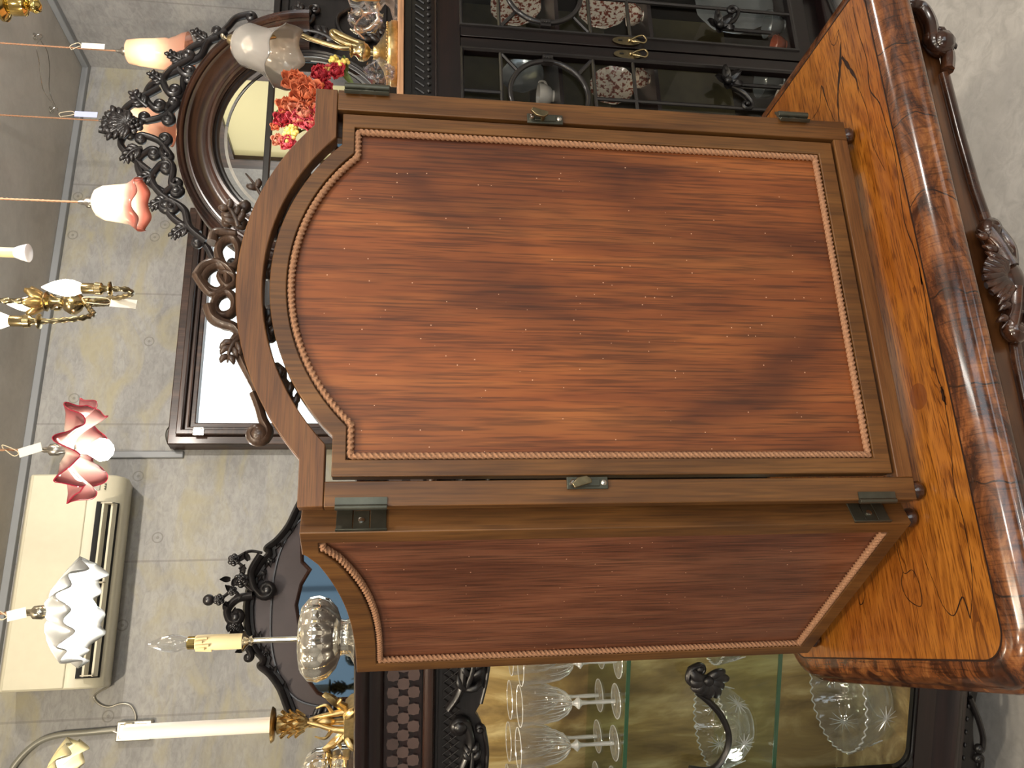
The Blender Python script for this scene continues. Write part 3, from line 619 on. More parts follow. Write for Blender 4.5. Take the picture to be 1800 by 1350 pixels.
A = PZ(1600, 919, .77); A = Vector((A.x, A.y, 0))
TL = wing(A, radians(-63.4), -1)
TR = wing(Vector((X1-.018, FY+FT+.004, 0)), radians(77), 1)
for z0, z1 in ((1.402, 1.458), (.795, .843)):
    g = G(TL); h = (z1-z0)/3
    for k in range(3): g.box(0, .0018 if k != 1 else .0010, .001 if k != 1 else .003, .032 if k != 1 else .028, z0+h*k+.0006, z0+h*(k+1)-.0006)
    g.box(0, .004, .001, .0026, z0, z1)
    o = g.tube([TL.inverted() @ Vector((X0-.001, FY-.001, z0)), TL.inverted() @ Vector((X0-.001, FY-.001, z1))], .0032, 10).build('hinge', M['iron'], tm, bevel=.0003)
    G().box(X0+.001, X0+.010, FY-.0015, FY+.0, z0, z1).build('hinge_leaf', M['iron'], o)
    G(TL).lathe([(.0036, 0), (.0036, .0012), (.002, .0018)], (.001, .015, (z0+z1)/2), 12, M=Matrix.Rotation(pi/2, 4, 'Y')).build('screw', M['steel'], o)
for z0, z1 in ((1.405, 1.462), (.822, .866)):
    hinge(Matrix.Translation((X1+.003, FY+.002, 0)) @ Matrix.Rotation(radians(30), 4, 'Z'), z0, z1, -1)
# pierced cresting on the front face, showing above the arch
def QY(y): return lambda px, py: (lambda p: Vector((p.x, p.z)))(PY(px, py, y))
q = QY(FY+.03); g = G(); yc = FY+.032
def loop(g, pts, y, r, f=q, flat=1.6): g.tube([(v.x, y, v.y) for v in cr([f(*p) for p in pts], 6, True)], r, 8, closed=True, flat=flat)
def run(g, pts, y, r0, r1, f=q, rc=None, sg=1, flat=1.5): scroll(g, [f(*p) for p in pts], y, r0, r1, rc, sg, flat=flat)
loop(g, [(383, 440), (392, 424), (410, 420), (420, 436), (418, 462), (404, 470), (390, 462)], yc, .0055)
loop(g, [(356, 492), (366, 474), (384, 466), (398, 478), (398, 500), (384, 512), (366, 506)], yc, .0055)
loop(g, [(376, 536), (384, 520), (400, 514), (412, 526), (410, 546), (396, 554), (382, 550)], yc, .0055)
loop(g, [(386, 486), (396, 480), (412, 486), (412, 500), (398, 504)], yc-.003, .004)
run(g, [(346, 488), (360, 468), (384, 462), (404, 474), (414, 490)], yc-.004, .006, .003)
run(g, [(346, 484), (358, 504), (372, 518), (392, 514), (412, 500)], yc-.004, .006, .003)
run(g, [(374, 428), (378, 412), (396, 410), (416, 412)], yc-.003, .007, .004)
run(g, [(368, 540), (376, 560), (392, 570), (412, 576), (424, 590)], yc-.003, .008, .006)
run(g, [(445, 690), (455, 715), (462, 738), (470, 752)], yc, .005, .007, rc=.012, sg=-1)
run(g, [(424, 590), (412, 604), (424, 630), (438, 660), (452, 690)], yc, .008, .004)
leafcut(g, q(418, 600), radians(150), .03, .02, yc-.006, 3)
leafcut(g, q(420, 400), radians(20), .035, .022, yc-.006, 3)
for p_ in ((404, 374), (412, 386), (418, 370), (424, 392), (430, 362), (400, 388)): v = q(*p_); g.blob((v.x, yc, v.y), (.010, .008, .008), 8)
for xa, xb in ((.262, .325), (.352, .398), (.432, .455), (.485, .585)):
    seg = [(xa+(xb-xa)*i/6) for i in range(7)]; zf = lambda x, d: 1.558-d-1.45*(x-CX)**2
    g.tube([(x, yc, zf(x, .012)) for x in seg], [.004, .011, .008, .012, .008, .011, .004], 10)
    leafcut(g, (xa, zf(xa, .01)), .2, xb-xa, .022, yc-.006, 3)
g.build('pierced_crest', M['crestwood'], tm)

# ------------------------------------------------------------------ glazed cabinet on the left, turned a little
LO = Vector((-.05, 1.62, 0)); LA = radians(-24); TLC = Matrix.Translation(LO) @ Matrix.Rotation(LA, 4, 'Z')
lc = thing('display_cabinet', 'dark carved glazed cabinet lined with gold silk, full of crystal, left of the mirror', 'cabinet', tuple(LO), LA)
s0, s1 = -.95, .42
def L(): return G(TLC)
L().box(s0, s1, .03, .36, 1.44, 1.46).build('top_board', M['darkoak'], lc)
L().sweep([(s0, .0), (s1, .0)], [(0, 1.345), (.004, 1.405), (.012, 1.41), (.02, 1.42), (.02, 1.432), (.035, 1.44), (.04, 1.448), (.04, 1.457), (.03, 1.46), (-.03, 1.46), (-.03, 1.345)], closed=False, plane='xy').build('cornice', M['darkoak'], lc, smooth=50)
L().box(s0, s1, -.004, .02, 1.335, 1.402).build('frieze', M['darkoak'], lc)
g = L()
n_ = int((s1-s0)/.0338)
for i in range(n_):
    for j in range(3):
        cx = s0+.012+i*.0338+(.0169 if j % 2 else 0); cz = 1.350+j*.0193; r = .0118; P_ = []
        for k in range(16): a = 2*pi*k/16; rr = r*(1-.07*cos(4*a)+.06*cos(8*a)); P_.append((cx+rr*cos(a), cz+rr*sin(a)))
        g.prism(P_, -.0075, -.003)
g.build('fretwork', M['fret'], lc)
L().tube([(s0, -.008, 1.322), (s1, -.008, 1.322)], .011, 12).build('half_round_moulding', M['arch'], lc)
L().box(s0, s1, 0, .02, 1.295, 1.336).build('fillet', M['ebony'], lc)
# carved head of the doors
n_ = 40; top = [(s0+(s1-s0)*i/160, 1.296) for i in range(161)]; per = .21
def lowz(s): u = ((s+.075) % per)/per; return 1.236-.031*sin(pi*u)**.6
L().ring(top, [(a, lowz(a)) for a, _ in top], 0, .016, closed=False).build('door_head', M['ebony'], lc)
g = L()
for i in range(int((s1-s0)/.016)):
    x = s0+.01+i*.016
    for a, b in ((0, .045), (0, -.045)):
        xx = x+b
        if s0 < xx < s1: g.tube([(x, -.002, 1.294), (x+b*.55, -.002, 1.262)], .0009, 4)
    g.blob((x+.0, -.002, 1.278), .0022, 6); 
g.build('lattice_carving', M['grille'], lc)
g = L()
k = 0
x = -.075-per*4
while x < s1-.05:
    if x > s0:
        scroll(g, [(x+.012, 1.285), (x+.05, 1.262), (x+.10, 1.256), (x+.15, 1.240), (x+.19, 1.248)], -.006, .008, .010, .015, 1, 1.2)
        scroll(g, [(x+.02, 1.222), (x+.07, 1.212), (x+.13, 1.208), (x+.18, 1.216)], -.004, .004, .005, .008, 1, .7)
        leafcut(g, (x+.05, 1.252), radians(-20), .12, .036, -.006, 5, .6)
    x += per
g.build('scroll_carving', M['ebony'], lc)
for xa, xb in ((s1-.05, s1), (s0, s0+.05)): L().box(xa, xb, 0, .34, .16, 1.34).build('side_post', M['darkoakz'], lc)
L().box(s0+.05, s1-.05, .33, .345, .24, 1.43).build('silk_backing', M['silk'], lc)
L().box(s0+.05, s1-.05, .0, .33, 1.335, 1.345).build('inner_top', M['darkoak'], lc)
L().box(s0, s1, .0, .345, .225, .262).build('base_board', M['darkoak'], lc)
L().box(s0+.05, s1-.05, .02, .33, .262, .268).build('silk_floor', M['silk'], lc)
L().box(s0+.05, s1-.05, .010, .013, .30, 1.30).build('door_pane', M['pane'], lc)
DX = -.40                                     # the door: stepped moulding with rounded lower corners
def rr2(x0, x1, z0, z1, r, n=6):
    o = [(x1, z1), (x0, z1)]
    for cx, a in ((x0+r, 180), (x1-r, 270)):
        for i in range(n+1): t = radians(a+90*i/n); o.append((cx+r*cos(t), z0+r+r*sin(t)))
    return o
fcx = -.245
dp = rr2(fcx, s1-.05, .31, 1.30, .035)
G(TLC).sweep(dp[::-1], [(0, .0), (0, .012), (-.004, -.003), (-.008, -.003), (-.010, .0), (-.016, -.004), (-.02, -.004), (-.022, 0.002), (-.03, .002)][::-1], closed=True).build('door_moulding', M['ebony'], lc)
G(TLC).box(s0, fcx-.0, -.003, .014, .26, 1.30).build('door_stile', M['darkoakz'], lc)
L().box(s0, s1, -.006, .015, .262, .302).build('door_bottom_rail', M['darkoak'], lc)
L().sweep([(s0, 0), (s1, 0)], [(0, .19), (.012, .195), (.014, .205), (.022, .212), (.024, .222), (.016, .23), (.012, .24), (0, .262), (-.02, .262), (-.02, .19)], closed=False, plane='xy').build('base_moulding', M['darkoak'], lc, smooth=50)
top = [(s0+(s1-s0)*i/120, .192) for i in range(121)]
L().ring(top, [(a, .135+.028*abs(sin(a*11))) for a, _ in top], .004, .022, closed=False).build('carved_apron', M['ebony'], lc)
g = L()
x = s0+.02
while x < s1-.1:
    scroll(g, [(x, .18), (x+.05, .155), (x+.09, .14), (x+.12, .138)], 0, .006, .005, .009, 1, 1.1); scroll(g, [(x+.26, .18), (x+.21, .155), (x+.17, .14), (x+.145, .138)], 0, .006, .005, .009, -1, 1.1); x += .286
for i in range(46): g.blob((s0+.02+i*.029, .0, .181), (.006, .005, .004), 6)
g.build('apron_scroll', M['ebony'], lc)
for a, b in ((s0+.03, .03), (s1-.03, .03), (s0+.03, .31), (s1-.03, .31)): L().tube([(a, b, .225), (a, b, .16), (a, b-.008, .08), (a, b-.014, 0.002)], [.03, .028, .018, .022], 12).build('leg', M['darkoak'], lc)
# carved leaf and curved bars on the door
g = L()
for k, (a, l) in enumerate(((250, .040), (222, .046), (195, .040), (165, .034), (135, .036), (100, .040), (70, .046), (280, .046), (305, .040))):
    t_ = radians(a); c0 = Vector((-.022, .775)); p1 = c0+Vector((cos(t_), sin(t_)))*l*.55; p2 = c0+Vector((cos(t_-.25), sin(t_-.25)))*l
    g.tube([(v.x, -.014-.010*sin(pi*q/8), v.y) for q, v in enumerate(cr([c0, p1, p2], 4))], [.006, .009, .0105, .0115, .0115, .0105, .009, .0065, .003], 10, flat=.7)
g.blob((-.022, -.026, .775), (.011, .008, .011), 12)
scroll(g, [(-.035, .80), (-.02, .815), (.0, .81), (.008, .795)], -.018, .006, .005, .010, -1, 1.1)
def lq(px, py, off=0.):
    n = Vector((-sin(LA), cos(LA), 0)); p = hit(px, py, LO+n*off, n); p = TLC.inverted() @ p; return Vector((p.x, p.z))
scroll(g, [lq(1212, 1350, -.01), lq(1250, 1352, -.01), lq(1274, 1325, -.01), lq(1280, 1290, -.01), lq(1266, 1256, -.01), lq(1245, 1232, -.01), lq(1228, 1218, -.01)], -.012, .006, .0075, .010, -1, 1.1)
g.build('door_tracery', M['ebony'], lc)
for nm, zz in (('shelf', .918), ('shelf', .594)):
    o = L().box(s0+.052, s1-.052, .03, .325, zz, zz+.008).build(nm, M['shelfglass'], lc); o['label'] = 'clear glass shelf'
    L().box(s0+.052, s1-.052, .0265, .0298, zz, zz+.008).build('shelf_edge', M['shelfedge'], o)
pt = point('cabinet_lamp_and_fill', TLC @ Vector((-.1, .06, 1.30)), 3.6, WARM, .02); pt2 = point('cabinet_lamp_and_fill', TLC @ Vector((-.35, .06, 1.30)), 2.6, WARM, .02); point('cabinet_lamp_and_fill', TLC @ Vector((.2, .1, .585)), .9, NEUT, .02); point('cabinet_lamp_and_fill', TLC @ Vector((-.32, .06, .585)), .7, NEUT, .02)  # lower two points added to brighten the silk below the glass shelves

# wine glasses on the upper glass shelf
def wine(loc, rz=0):
    t = thing('wine_glass', 'x', 'wine glass', loc, rz, 'cut crystal wine glasses on the top shelf'); T = Matrix.Translation(loc)
    G(T).lathe([(.001, .094), (.010, .097), (.022, .107), (.031, .125), (.0355, .150), (.038, .180), (.041, .205), (.0395, .205), (.0365, .18), (.034, .15), (.029, .126), (.020, .110), (.001, .100)], n=40, wob=lambda a, t, r, z: (r*(1+.035*cos(12*a)*(1 if z < .165 else 0)), z)).build('bowl', M['crystal'], t)
    G(T).lathe([(.004, .003), (.0045, .03), (.0035, .06), (.005, .074), (.010, .079), (.011, .084), (.006, .089), (.004, .094)], n=12).build('stem', M['gedge'], t)
    G(T).lathe([(.034, .0), (.0345, .002), (.02, .005), (.006, .010), (.004, .014)], n=36).build('foot', M['crystal'], t)
    c_ = [2*pi*i/48 for i in range(48)]
    G(T).tube([(.0403*cos(a), .0403*sin(a), .205) for a in c_], .0009, 6, closed=True).build('rim', M['gedge'], t)
    G(T).tube([(.0343*cos(a), .0343*sin(a), .0014) for a in c_], .0011, 6, closed=True).build('foot_edge', M['gedge'], t)
    g = G(T)
    for k in range(14):
        a = 2*pi*k/14; g.tube([(r*cos(a), r*sin(a), z) for r, z in ((.0105, .098), (.0225, .108), (.0318, .126), (.0360, .150))], [.0012, .0011, .0009, .0004], 4)
    g.tube([(.0108*cos(a), .0108*sin(a), .0815) for a in c_], .0016, 6, closed=True)
    g.build('flute_cutting', M['gedge'], t)
    return t
w0 = wine((0, 0, 0)); zsh = .9265
front = [(-.295, .085), (-.204, .085), (-.112, .085), (-.025, .085), (.07, .085)]
back = [(-.362, .215), (-.262, .215), (-.165, .215), (-.065, .215), (.035, .215), (.13, .215)]
labs = ['cut crystal wine glass nearest the photo edge in the front row of the top shelf', 'cut crystal wine glass second from the photo edge, front row of the top shelf', 'cut crystal wine glass in the front row half hidden by the mirror wing',
        'wine glass in the front row just behind the mirror wing', 'wine glass at the far right of the front row, behind the folding mirror']
labb = ['wine glass in the back row nearest the photo edge', 'back-row wine glass seen through the outermost front glass', 'back-row wine glass seen through the second front glass', 'back-row wine glass beside the mirror wing', 'back-row wine glass behind the mirror wing', 'last back-row wine glass, behind the folding mirror']
first = True
for (a, b), lb in list(zip(front, labs))+list(zip(back, labb)):
    o = w0 if first else copy_tree(w0); first = False; o.location = TLC @ Vector((a, b, zsh)); o['label'] = lb+', glass cabinet' if len(lb.split()) < 14 else lb
# cut glass bowls
def bowl(s, d, z, R, H, label, tilt=0, teeth=36):
    T = TLC @ Matrix.Translation((s, d, z)) @ Matrix.Rotation(tilt, 4, 'X'); loc = TLC @ Vector((s, d, z))
    def wob(a, t, r, zz): return (r*(1+.02*cos(12*a)), zz+(.004*cos(teeth*a) if abs(zz-H) < 1e-6 else 0))
    t = thing('crystal_bowl', label, 'bowl', loc, 0, None)
    pr = [(R*.38, 0), (R*.45, .004), (R*.62, H*.15), (R*.82, H*.4), (R*.94, H*.7), (R, H), (R*.96, H), (R*.89, H*.7), (R*.77, H*.43), (R*.57, H*.2), (.001, H*.1)]
    g = G(T); g.lathe(pr, n=72, wob=wob); g.build('bowl_body', M['bowl'], t)
    st = G(T)
    for k in range(6):
        a0 = 2*pi*k/6-pi/2
        for j in range(12):
            a = 2*pi*j/12; L_ = H*.30; z_ = H*.5; r_ = R*.86
            u, v_ = cos(a)*L_, sin(a)*L_
            def sp(u, v_): aa = a0+u/R; zz = z_+v_; rr = R*(.74+.26*(zz/H))*1.012; return (rr*cos(aa), rr*sin(aa), zz)
            st.tube([sp(0, 0), sp(u*.5, v_*.5), sp(u, v_)], [.0019, .0013, .0006], 4)
    st.build('star_cutting', M['gedge'], t)
    G(T).tube([(R*.98*cos(a), R*.98*sin(a), H+.003*cos(teeth*a)) for a in [2*pi*i/216 for i in range(216)]], .0016, 5, closed=True).build('sawtooth_rim', M['gedge'], t)
    G(T).tube([(R*.42*cos(a), R*.42*sin(a), .003) for a in [2*pi*i/60 for i in range(60)]], .002, 5, closed=True).build('foot_ring', M['gedge'], t)
    return t
bowl(-.215, .15, .6025, .092, .088, 'cut crystal bowl with star pattern on the middle glass shelf, behind the curved bar')
bowl(-.005, .17, .6025, .072, .085, 'smaller crystal bowl on the middle shelf behind the carved leaf')
bowl(-.175, .17, .2685, .118, .108, 'large cut crystal bowl with sawtooth rim at the bottom of the glass cabinet')

# ------------------------------------------------------------------ things on top of the left cabinet
def Lp(px, py, off=.1): v = lq(px, py, off); return v
def onL(s, d, z): return TLC @ Vector((s, d, z))
zt = 1.461
lm = thing('candle_lamp', 'silvered ribbed glass lamp with cream candle sleeve and clear bulb on the left cabinet', 'lamp', onL(.041, .1, zt)); T = TLC @ Matrix.Translation((.041, .1, 0))
G(T).lathe([(.052, zt), (.050, zt+.004), (.036, zt+.012), (.032, zt+.022), (.034, zt+.030)], n=48, wob=lambda a, t, r, z: (r*(1+.03*cos(16*a)), z)).build('glass_foot', M['mercury'], lm)
G(T).lathe([(.034, zt+.030), (.056, zt+.038), (.074, zt+.054), (.081, zt+.074), (.078, zt+.092), (.062, zt+.106), (.035, zt+.112), (.01, zt+.112)], n=72, wob=lambda a, t, r, z: (r*(1+.07*abs(cos(7*a))-.05), z)).build('glass_body', M['mercury'], lm)
G(T).lathe([(.006, zt+.11), (.0052, zt+.12), (.0052, zt+.196), (.010, zt+.199), (.008, zt+.205), (.012, zt+.209), (.020, zt+.214), (.021, zt+.216), (.006, zt+.216)], n=24).build('stem', M['silver'], lm)
G(T).lathe([(.0145, zt+.216), (.0145, zt+.302), (.012, zt+.305)], n=24, wob=lambda a, t, r, z: (r*(1+.05*max(0, cos(3*a+1))), z)).build('candle_sleeve', M['wax'], lm)
g = G(T)
for k, l in enumerate((.03, .018, .026, .014, .022)):
    a = -pi/2+(k-2)*.45; g.tube([(cos(a)*.0148, sin(a)*.0148, zt+.303), (cos(a)*.0155, sin(a)*.0155, zt+.303-l)], [.002, .003], 6)
g.build('wax_drip', M['wax'], lm)
G(T).lathe([(.0125, zt+.303), (.0125, zt+.318), (.010, zt+.320)], n=20).build('socket', M['gold'], lm)
G(T).lathe([(.010, zt+.32), (.0155, zt+.336), (.0165, zt+.348), (.013, zt+.366), (.006, zt+.383), (.0015, zt+.392)], n=28).build('bulb', M['bulbglass'], lm, solid=.0008)

cs = thing('candlestick', 'gilt figural candlestick holding a tall white candle, on the left cabinet', 'candlestick', onL(-.133, .1, zt)); T = TLC @ Matrix.Translation((-.133, .1, 0))
g = G(T); g.prism([(-.045, zt), (.045, zt), (.04, zt+.012), (.03, zt+.022), (-.03, zt+.022), (-.04, zt+.012)], -.03, .03)
for s_ in (-1, 1):
    g.tube([(s_*.028, 0, zt+.02), (s_*.042, -.005, zt+.035), (s_*.052, -.008, zt+.028)], [.009, .007, .003], 8); g.tube([(s_*.02, -.02, zt+.018), (s_*.032, -.034, zt+.008), (s_*.04, -.036, zt+.001)], [.008, .008, .006], 8)
    g.petal((s_*.03, 0, zt+.025), (s_, 0, .5), (0, 0, 1), .045, .03)
g.build('base', M['gilt'], cs, bevel=.001)
g = G(T)
for k, a in enumerate((0, 2.1, 4.2)):
    g.tube(cr([(cos(a)*.02, sin(a)*.02, zt+.02), (cos(a)*.016, sin(a)*.016, zt+.045), (cos(a+.6)*.010, sin(a+.6)*.010, zt+.075), (cos(a+1.2)*.006, sin(a+1.2)*.006, zt+.095)]), [.008-.0003*i for i in range(19)], 8)
    g.tube(cr([(cos(a)*.016, sin(a)*.016, zt+.045), (cos(a)*.035, sin(a)*.035, zt+.058), (cos(a)*.03, sin(a)*.03, zt+.078)]), [.005-.0003*i for i in range(13)], 6)
g.blob((0, 0, zt+.06), (.011, .009, .02)).blob((0, 0, zt+.085), .009); g.build('figure', M['gilt'], cs)
g = G(T); g.lathe([(.006, zt+.09), (.012, zt+.10), (.017, zt+.12), (.015, zt+.14), (.019, zt+.152), (.01, zt+.156)], n=24)
for r_ in range(3):
    for k in range(9): a = 2*pi*k/9+r_*.35; g.petal((cos(a)*.013, sin(a)*.013, zt+.100+r_*.014), (cos(a)*.35, sin(a)*.35, 1), (cos(a), sin(a), 0), .022, .013, .25, 0, 4, 4)
g.build('leaf_cup', M['gilt'], cs)
G(T).lathe([(.012, zt+.156), (.03, zt+.158), (.034, zt+.163), (.030, zt+.164), (.014, zt+.163)], n=32).build('drip_pan', M['gilt'], cs)
c_ = G(T).lathe([(.0145, zt+.163), (.0142, zt+.435), (.010, zt+.444), (.003, zt+.447)], n=24).tube([(0, 0, zt+.445), (.001, 0, zt+.452), (.004, 0, zt+.458)], .0012, 5).build('candle', M['white']); setp(c_, 'tall white candle standing in the gilt candlestick', 'candle')

bx = thing('biscuit_box', 'lobed silver-mounted crystal box cut off by the photo edge on the left cabinet', 'box', onL(-.262, .1, zt)); T = TLC @ Matrix.Translation((-.262, .1, 0))
fl = lambda a, t, r, z: (r*(1+.03*abs(cos(9*a))), z)
G(T).lathe([(.06, zt), (.068, zt+.012), (.070, zt+.035), (.066, zt+.045)], n=72, wob=fl).build('crystal_body', M['mercury'], bx)
G(T).lathe([(.067, zt+.045), (.0695, zt+.048), (.0695, zt+.056), (.067, zt+.059)], n=48).build('silver_band', M['silver'], bx)
G(T).lathe([(.066, zt+.059), (.066, zt+.078), (.055, zt+.096), (.035, zt+.106), (.008, zt+.110)], n=72, wob=fl).build('lid', M['mercury'], bx)
G(T).lathe([(.004, zt+.11), (.004, zt+.118), (.008, zt+.124), (.004, zt+.13)], n=16).build('finial', M['silver'], bx)
jar = thing('crystal_jar', 'gold-lustre crystal jar on the left cabinet, glinting in the gap of the mirror frame', 'jar', onL(.29, .12, zt)); T = TLC @ Matrix.Translation((.29, .12, 0))
G(T).lathe([(.04, zt), (.05, zt+.01), (.052, zt+.05), (.045, zt+.06)], n=48, wob=fl).build('jar_body', M['mercury'], jar); G(T).lathe([(.046, zt+.06), (.04, zt+.075), (.012, zt+.085), (.006, zt+.095)], n=48, wob=fl).build('jar_lid', M['gilt'], jar)

# ------------------------------------------------------------------ tall arched mirror-back cabinet further back, left
bc = thing('arched_cabinet', 'tall black-brown mirror-backed cabinet with rose-carved arched top behind the candle lamp', 'cabinet', (.142, 2.62, 0)); BX = .142; BY = 2.6
half = [(.34, .0), (.34, 1.64), (.33, 1.672), (.29, 1.693), (.24, 1.715), (.20, 1.745), (.178, 1.772), (.166, 1.776), (.155, 1.768), (.13, 1.79), (.09, 1.812), (.045, 1.822), (0, 1.826)]
hc = [half[0], half[1]]+[tuple(v) for v in cr([half[1]]+half[2:], 3)][3:]
outp = [(BX+a, b) for a, b in hc]+[(BX-a, b) for a, b in reversed(hc[:-1])]
shr = lambda k, dz: [(BX+(a-BX)*k, 1.3+(b-1.3)*(1-dz)) if b > .5 else (BX+(a-BX)*k, 0) for a, b in outp]
G().prism(outp, BY, BY+.02).build('back_board', plain('matte_mahogany', sr(46, 34, 34), .55, 0, 0, .15, .1), bc)
G().box(BX-.34, BX+.34, BY+.02, BY+.30, 0, 1.3).build('carcass', M['darkoak'], bc)
tp = outp[1:-1]
G().sweep(tp, [(0.004, BY+.01), (.004, BY-.02), (-.004, BY-.03), (-.012, BY-.026), (-.016, BY-.012), (-.024, BY-.010), (-.026, BY+.001)], closed=False).build('arch_moulding', M['ebony'], bc, smooth=60)
mp = [(BX-.27, 1.35), (BX+.27, 1.35), (BX+.27, 1.60), (BX+.25, 1.645), (BX+.20, 1.665), (BX+.13, 1.66), (BX+.105, 1.635), (BX+.06, 1.66), (BX, 1.672), (BX-.06, 1.66), (BX-.105, 1.635), (BX-.13, 1.66), (BX-.2, 1.64), (BX-.25, 1.6), (BX-.27, 1.56)]
mp = [Vector(a) for a in mp]
G().prism(mp, BY-.006, BY-.002).build('mirror_panel', M['bluemirror'], bc)
G().sweep(mp, [(-.002, BY), (-.002, BY-.010), (.003, BY-.014), (.008, BY-.010), (.010, BY)]).build('mirror_bead', M['arch'], bc)
G().sweep([tuple(v) for v in cr([(BX-.30, 1.55), (BX-.27, 1.66), (BX-.19, 1.72), (BX-.1, 1.745), (BX, 1.75), (BX+.1, 1.745), (BX+.19, 1.72), (BX+.27, 1.66), (BX+.30, 1.55)])], [(-.003, BY), (-.002, BY-.006), (.002, BY-.006), (.003, BY)], closed=False).build('inner_bead', M['grille'], bc)
G().sweep([(BX-.34, 0), (BX-.34, 1.3), (BX+.34, 1.3), (BX+.34, 0)], [(0, BY), (-.02, BY-.02), (-.05, BY-.02), (-.06, BY)], closed=False).build('door_frame', M['darkoak'], bc)
g = G(); y = BY-.03                              # rose crest
scroll(g, [(BX+.15, 1.785), (BX+.10, 1.81), (BX+.055, 1.80), (BX+.03, 1.78)], y, .012, .010, .024, 1, 1.3)
scroll(g, [(BX+.03, 1.80), (BX+.02, 1.845), (BX-.01, 1.87), (BX-.035, 1.865)], y-.008, .013, .009, .022, 1, 1.2)
scroll(g, [(BX-.05, 1.84), (BX-.09, 1.82), (BX-.14, 1.795)], y, .012, .006, .010, -1, 1)
for c_, r_ in (((BX+.075, 1.835), .022), ((BX+.02, 1.895), .016), ((BX+.135, 1.86), .018), ((BX-.06, 1.845), .018), ((BX-.10, 1.83), .013), ((BX+.045, 1.86), .014)): rose(g, c_, r_, y-.012)
for a in (((BX-.13, 1.80), (BX-.10, 1.83), (BX-.06, 1.845), (BX-.02, 1.84)), ((BX+.03, 1.84), (BX+.045, 1.86), (BX+.02, 1.895), (BX+.02, 1.92)), ((BX+.04, 1.80), (BX+.075, 1.835), (BX+.11, 1.83), (BX+.135, 1.86)), ((BX+.135, 1.86), (BX+.16, 1.82), (BX+.155, 1.78))): scroll(g, a, y-.006, .006, .004)
g.blob((BX+.02, y-.01, 1.925), .017, 12); g.tube([(BX+.02, y-.01, 1.915), (BX+.015, y-.01, 1.89)], .006)
for k in range(16):
    t = k/15; xx = BX-.12+.27*t; zz = 1.825+.045*sin(pi*t)+random.uniform(-.02, .015); a = random.uniform(0, 2*pi); g.petal((xx, y-.01, zz), (cos(a), -.5, sin(a)), (0, -1, 0), .035, .018, .3, .1)
g.build('rose_crest', M['ebony'], bc)
for s_ in (-1, 1):
    g = G()
    for u, v_, r_ in ((.14, 1.762, .017), (.2, 1.732, .013), (.10, 1.78, .011), (.245, 1.702, .010)):
        rose(g, (BX+s_*u, v_), r_, BY-.004)
        for k in range(3): a = radians(160 if s_ > 0 else 20)+k*.6-.6; g.petal((BX+s_*u, BY-.006, v_), (cos(a), -.25, sin(a)), (0, -1, 0), .032, .013, .2, 0, 4, 4)
    g.build('flower_carving', M['ebony'], bc)
for xx in (BX-.32, BX+.30): 
    g = G(); scroll(g, [(xx, 1.60), (xx+.01, 1.55), (xx, 1.50)], BY-.02, .012, .014, .014, 1); leafcut(g, (xx, 1.62), radians(-85), .09, .04, BY-.02, 4); g.build('corner_bracket', M['ebony'], bc)

# ------------------------------------------------------------------ tall glazed cabinet with round mirror, right
RX, RY, UY = 1.65, 1.85, 2.39
rc = thing('mirror_back_cabinet', 'tall black-brown china cabinet with glazed doors and carved round-mirror top at right', 'cabinet', (RX, 2.12, 0))
cx0, cx1 = RX-.66, RX+.66
g = G(); g.box(cx0, cx0+.03, RY+.022, 2.42, .08, 1.37).box(cx1-.03, cx1, RY+.022, 2.42, .08, 1.37).box(cx0, cx1, RY+.022, 2.42, .08, .13).box(cx0+.03, cx1-.03, 2.40, 2.42, .13, 1.37); g.build('carcass', M['darkoakz'], rc)
G().box(cx0+.03, cx1-.03, 2.385, 2.399, .13, 1.37).build('lining', M['lining'], rc)
G().box(cx0-.02, cx1+.02, RY-.012, 2.42, 1.350, 1.372).build('counter', M['ebony'], rc, bevel=.003)
G().box(cx0, cx1, RY-.002, RY+.03, 1.215, 1.350).build('frieze', M['darkoak'], rc)
G().box(cx0, cx1, RY-.006, RY, 1.296, 1.35).build('gadroon_band', M['ebony'], rc)
g = G()
for i in range(56):
    x = cx0+.012+i*.0236; g.blob((x, RY-.008, 1.303), (.0075, .006, .0065), 8); g.tube([(x-.008, RY-.006, 1.316), (x+.006, RY-.010, 1.340)], [.004, .003], 6)
g.build('gadroon', M['ebony'], rc)
G().tube([(cx0, RY-.004, 1.283), (cx1, RY-.004, 1.283)], .004, 8).build('bead', M['darkoak'], rc)
setp(G().box(cx0-.03, cx1+.03, RY-.03, 2.34, 1.3725, 1.3885).build('light_board', M['lightwood'], None, bevel=.002), 'pale wooden board laid on the counter of the right cabinet under the brass lamp', 'board')
G().box(cx0-.02, cx1+.02, RY-.015, 2.42, .04, .08).build('plinth', M['darkoak'], rc, bevel=.006)
for a in (cx0+.04, cx1-.04):
    for b in (RY+.04, 2.37): G().lathe([(.03, .001), (.035, .015), (.03, .03), (.022, .04)], (a, b, 0), 16).build('foot', M['darkoak'], rc)
g = G(); scroll(g, [(RX, .05), (RX+.1, .03), (RX+.2, .05), (RX+.3, .07)], RY-.015, .008, .006, .015, 1); g.build('base_scroll', M['ebony'], rc)
for zz in (.60, .90): G().box(cx0+.03, cx1-.03, RY+.09, 2.385, zz, zz+.012).build('shelf', M['darkoak'], rc)
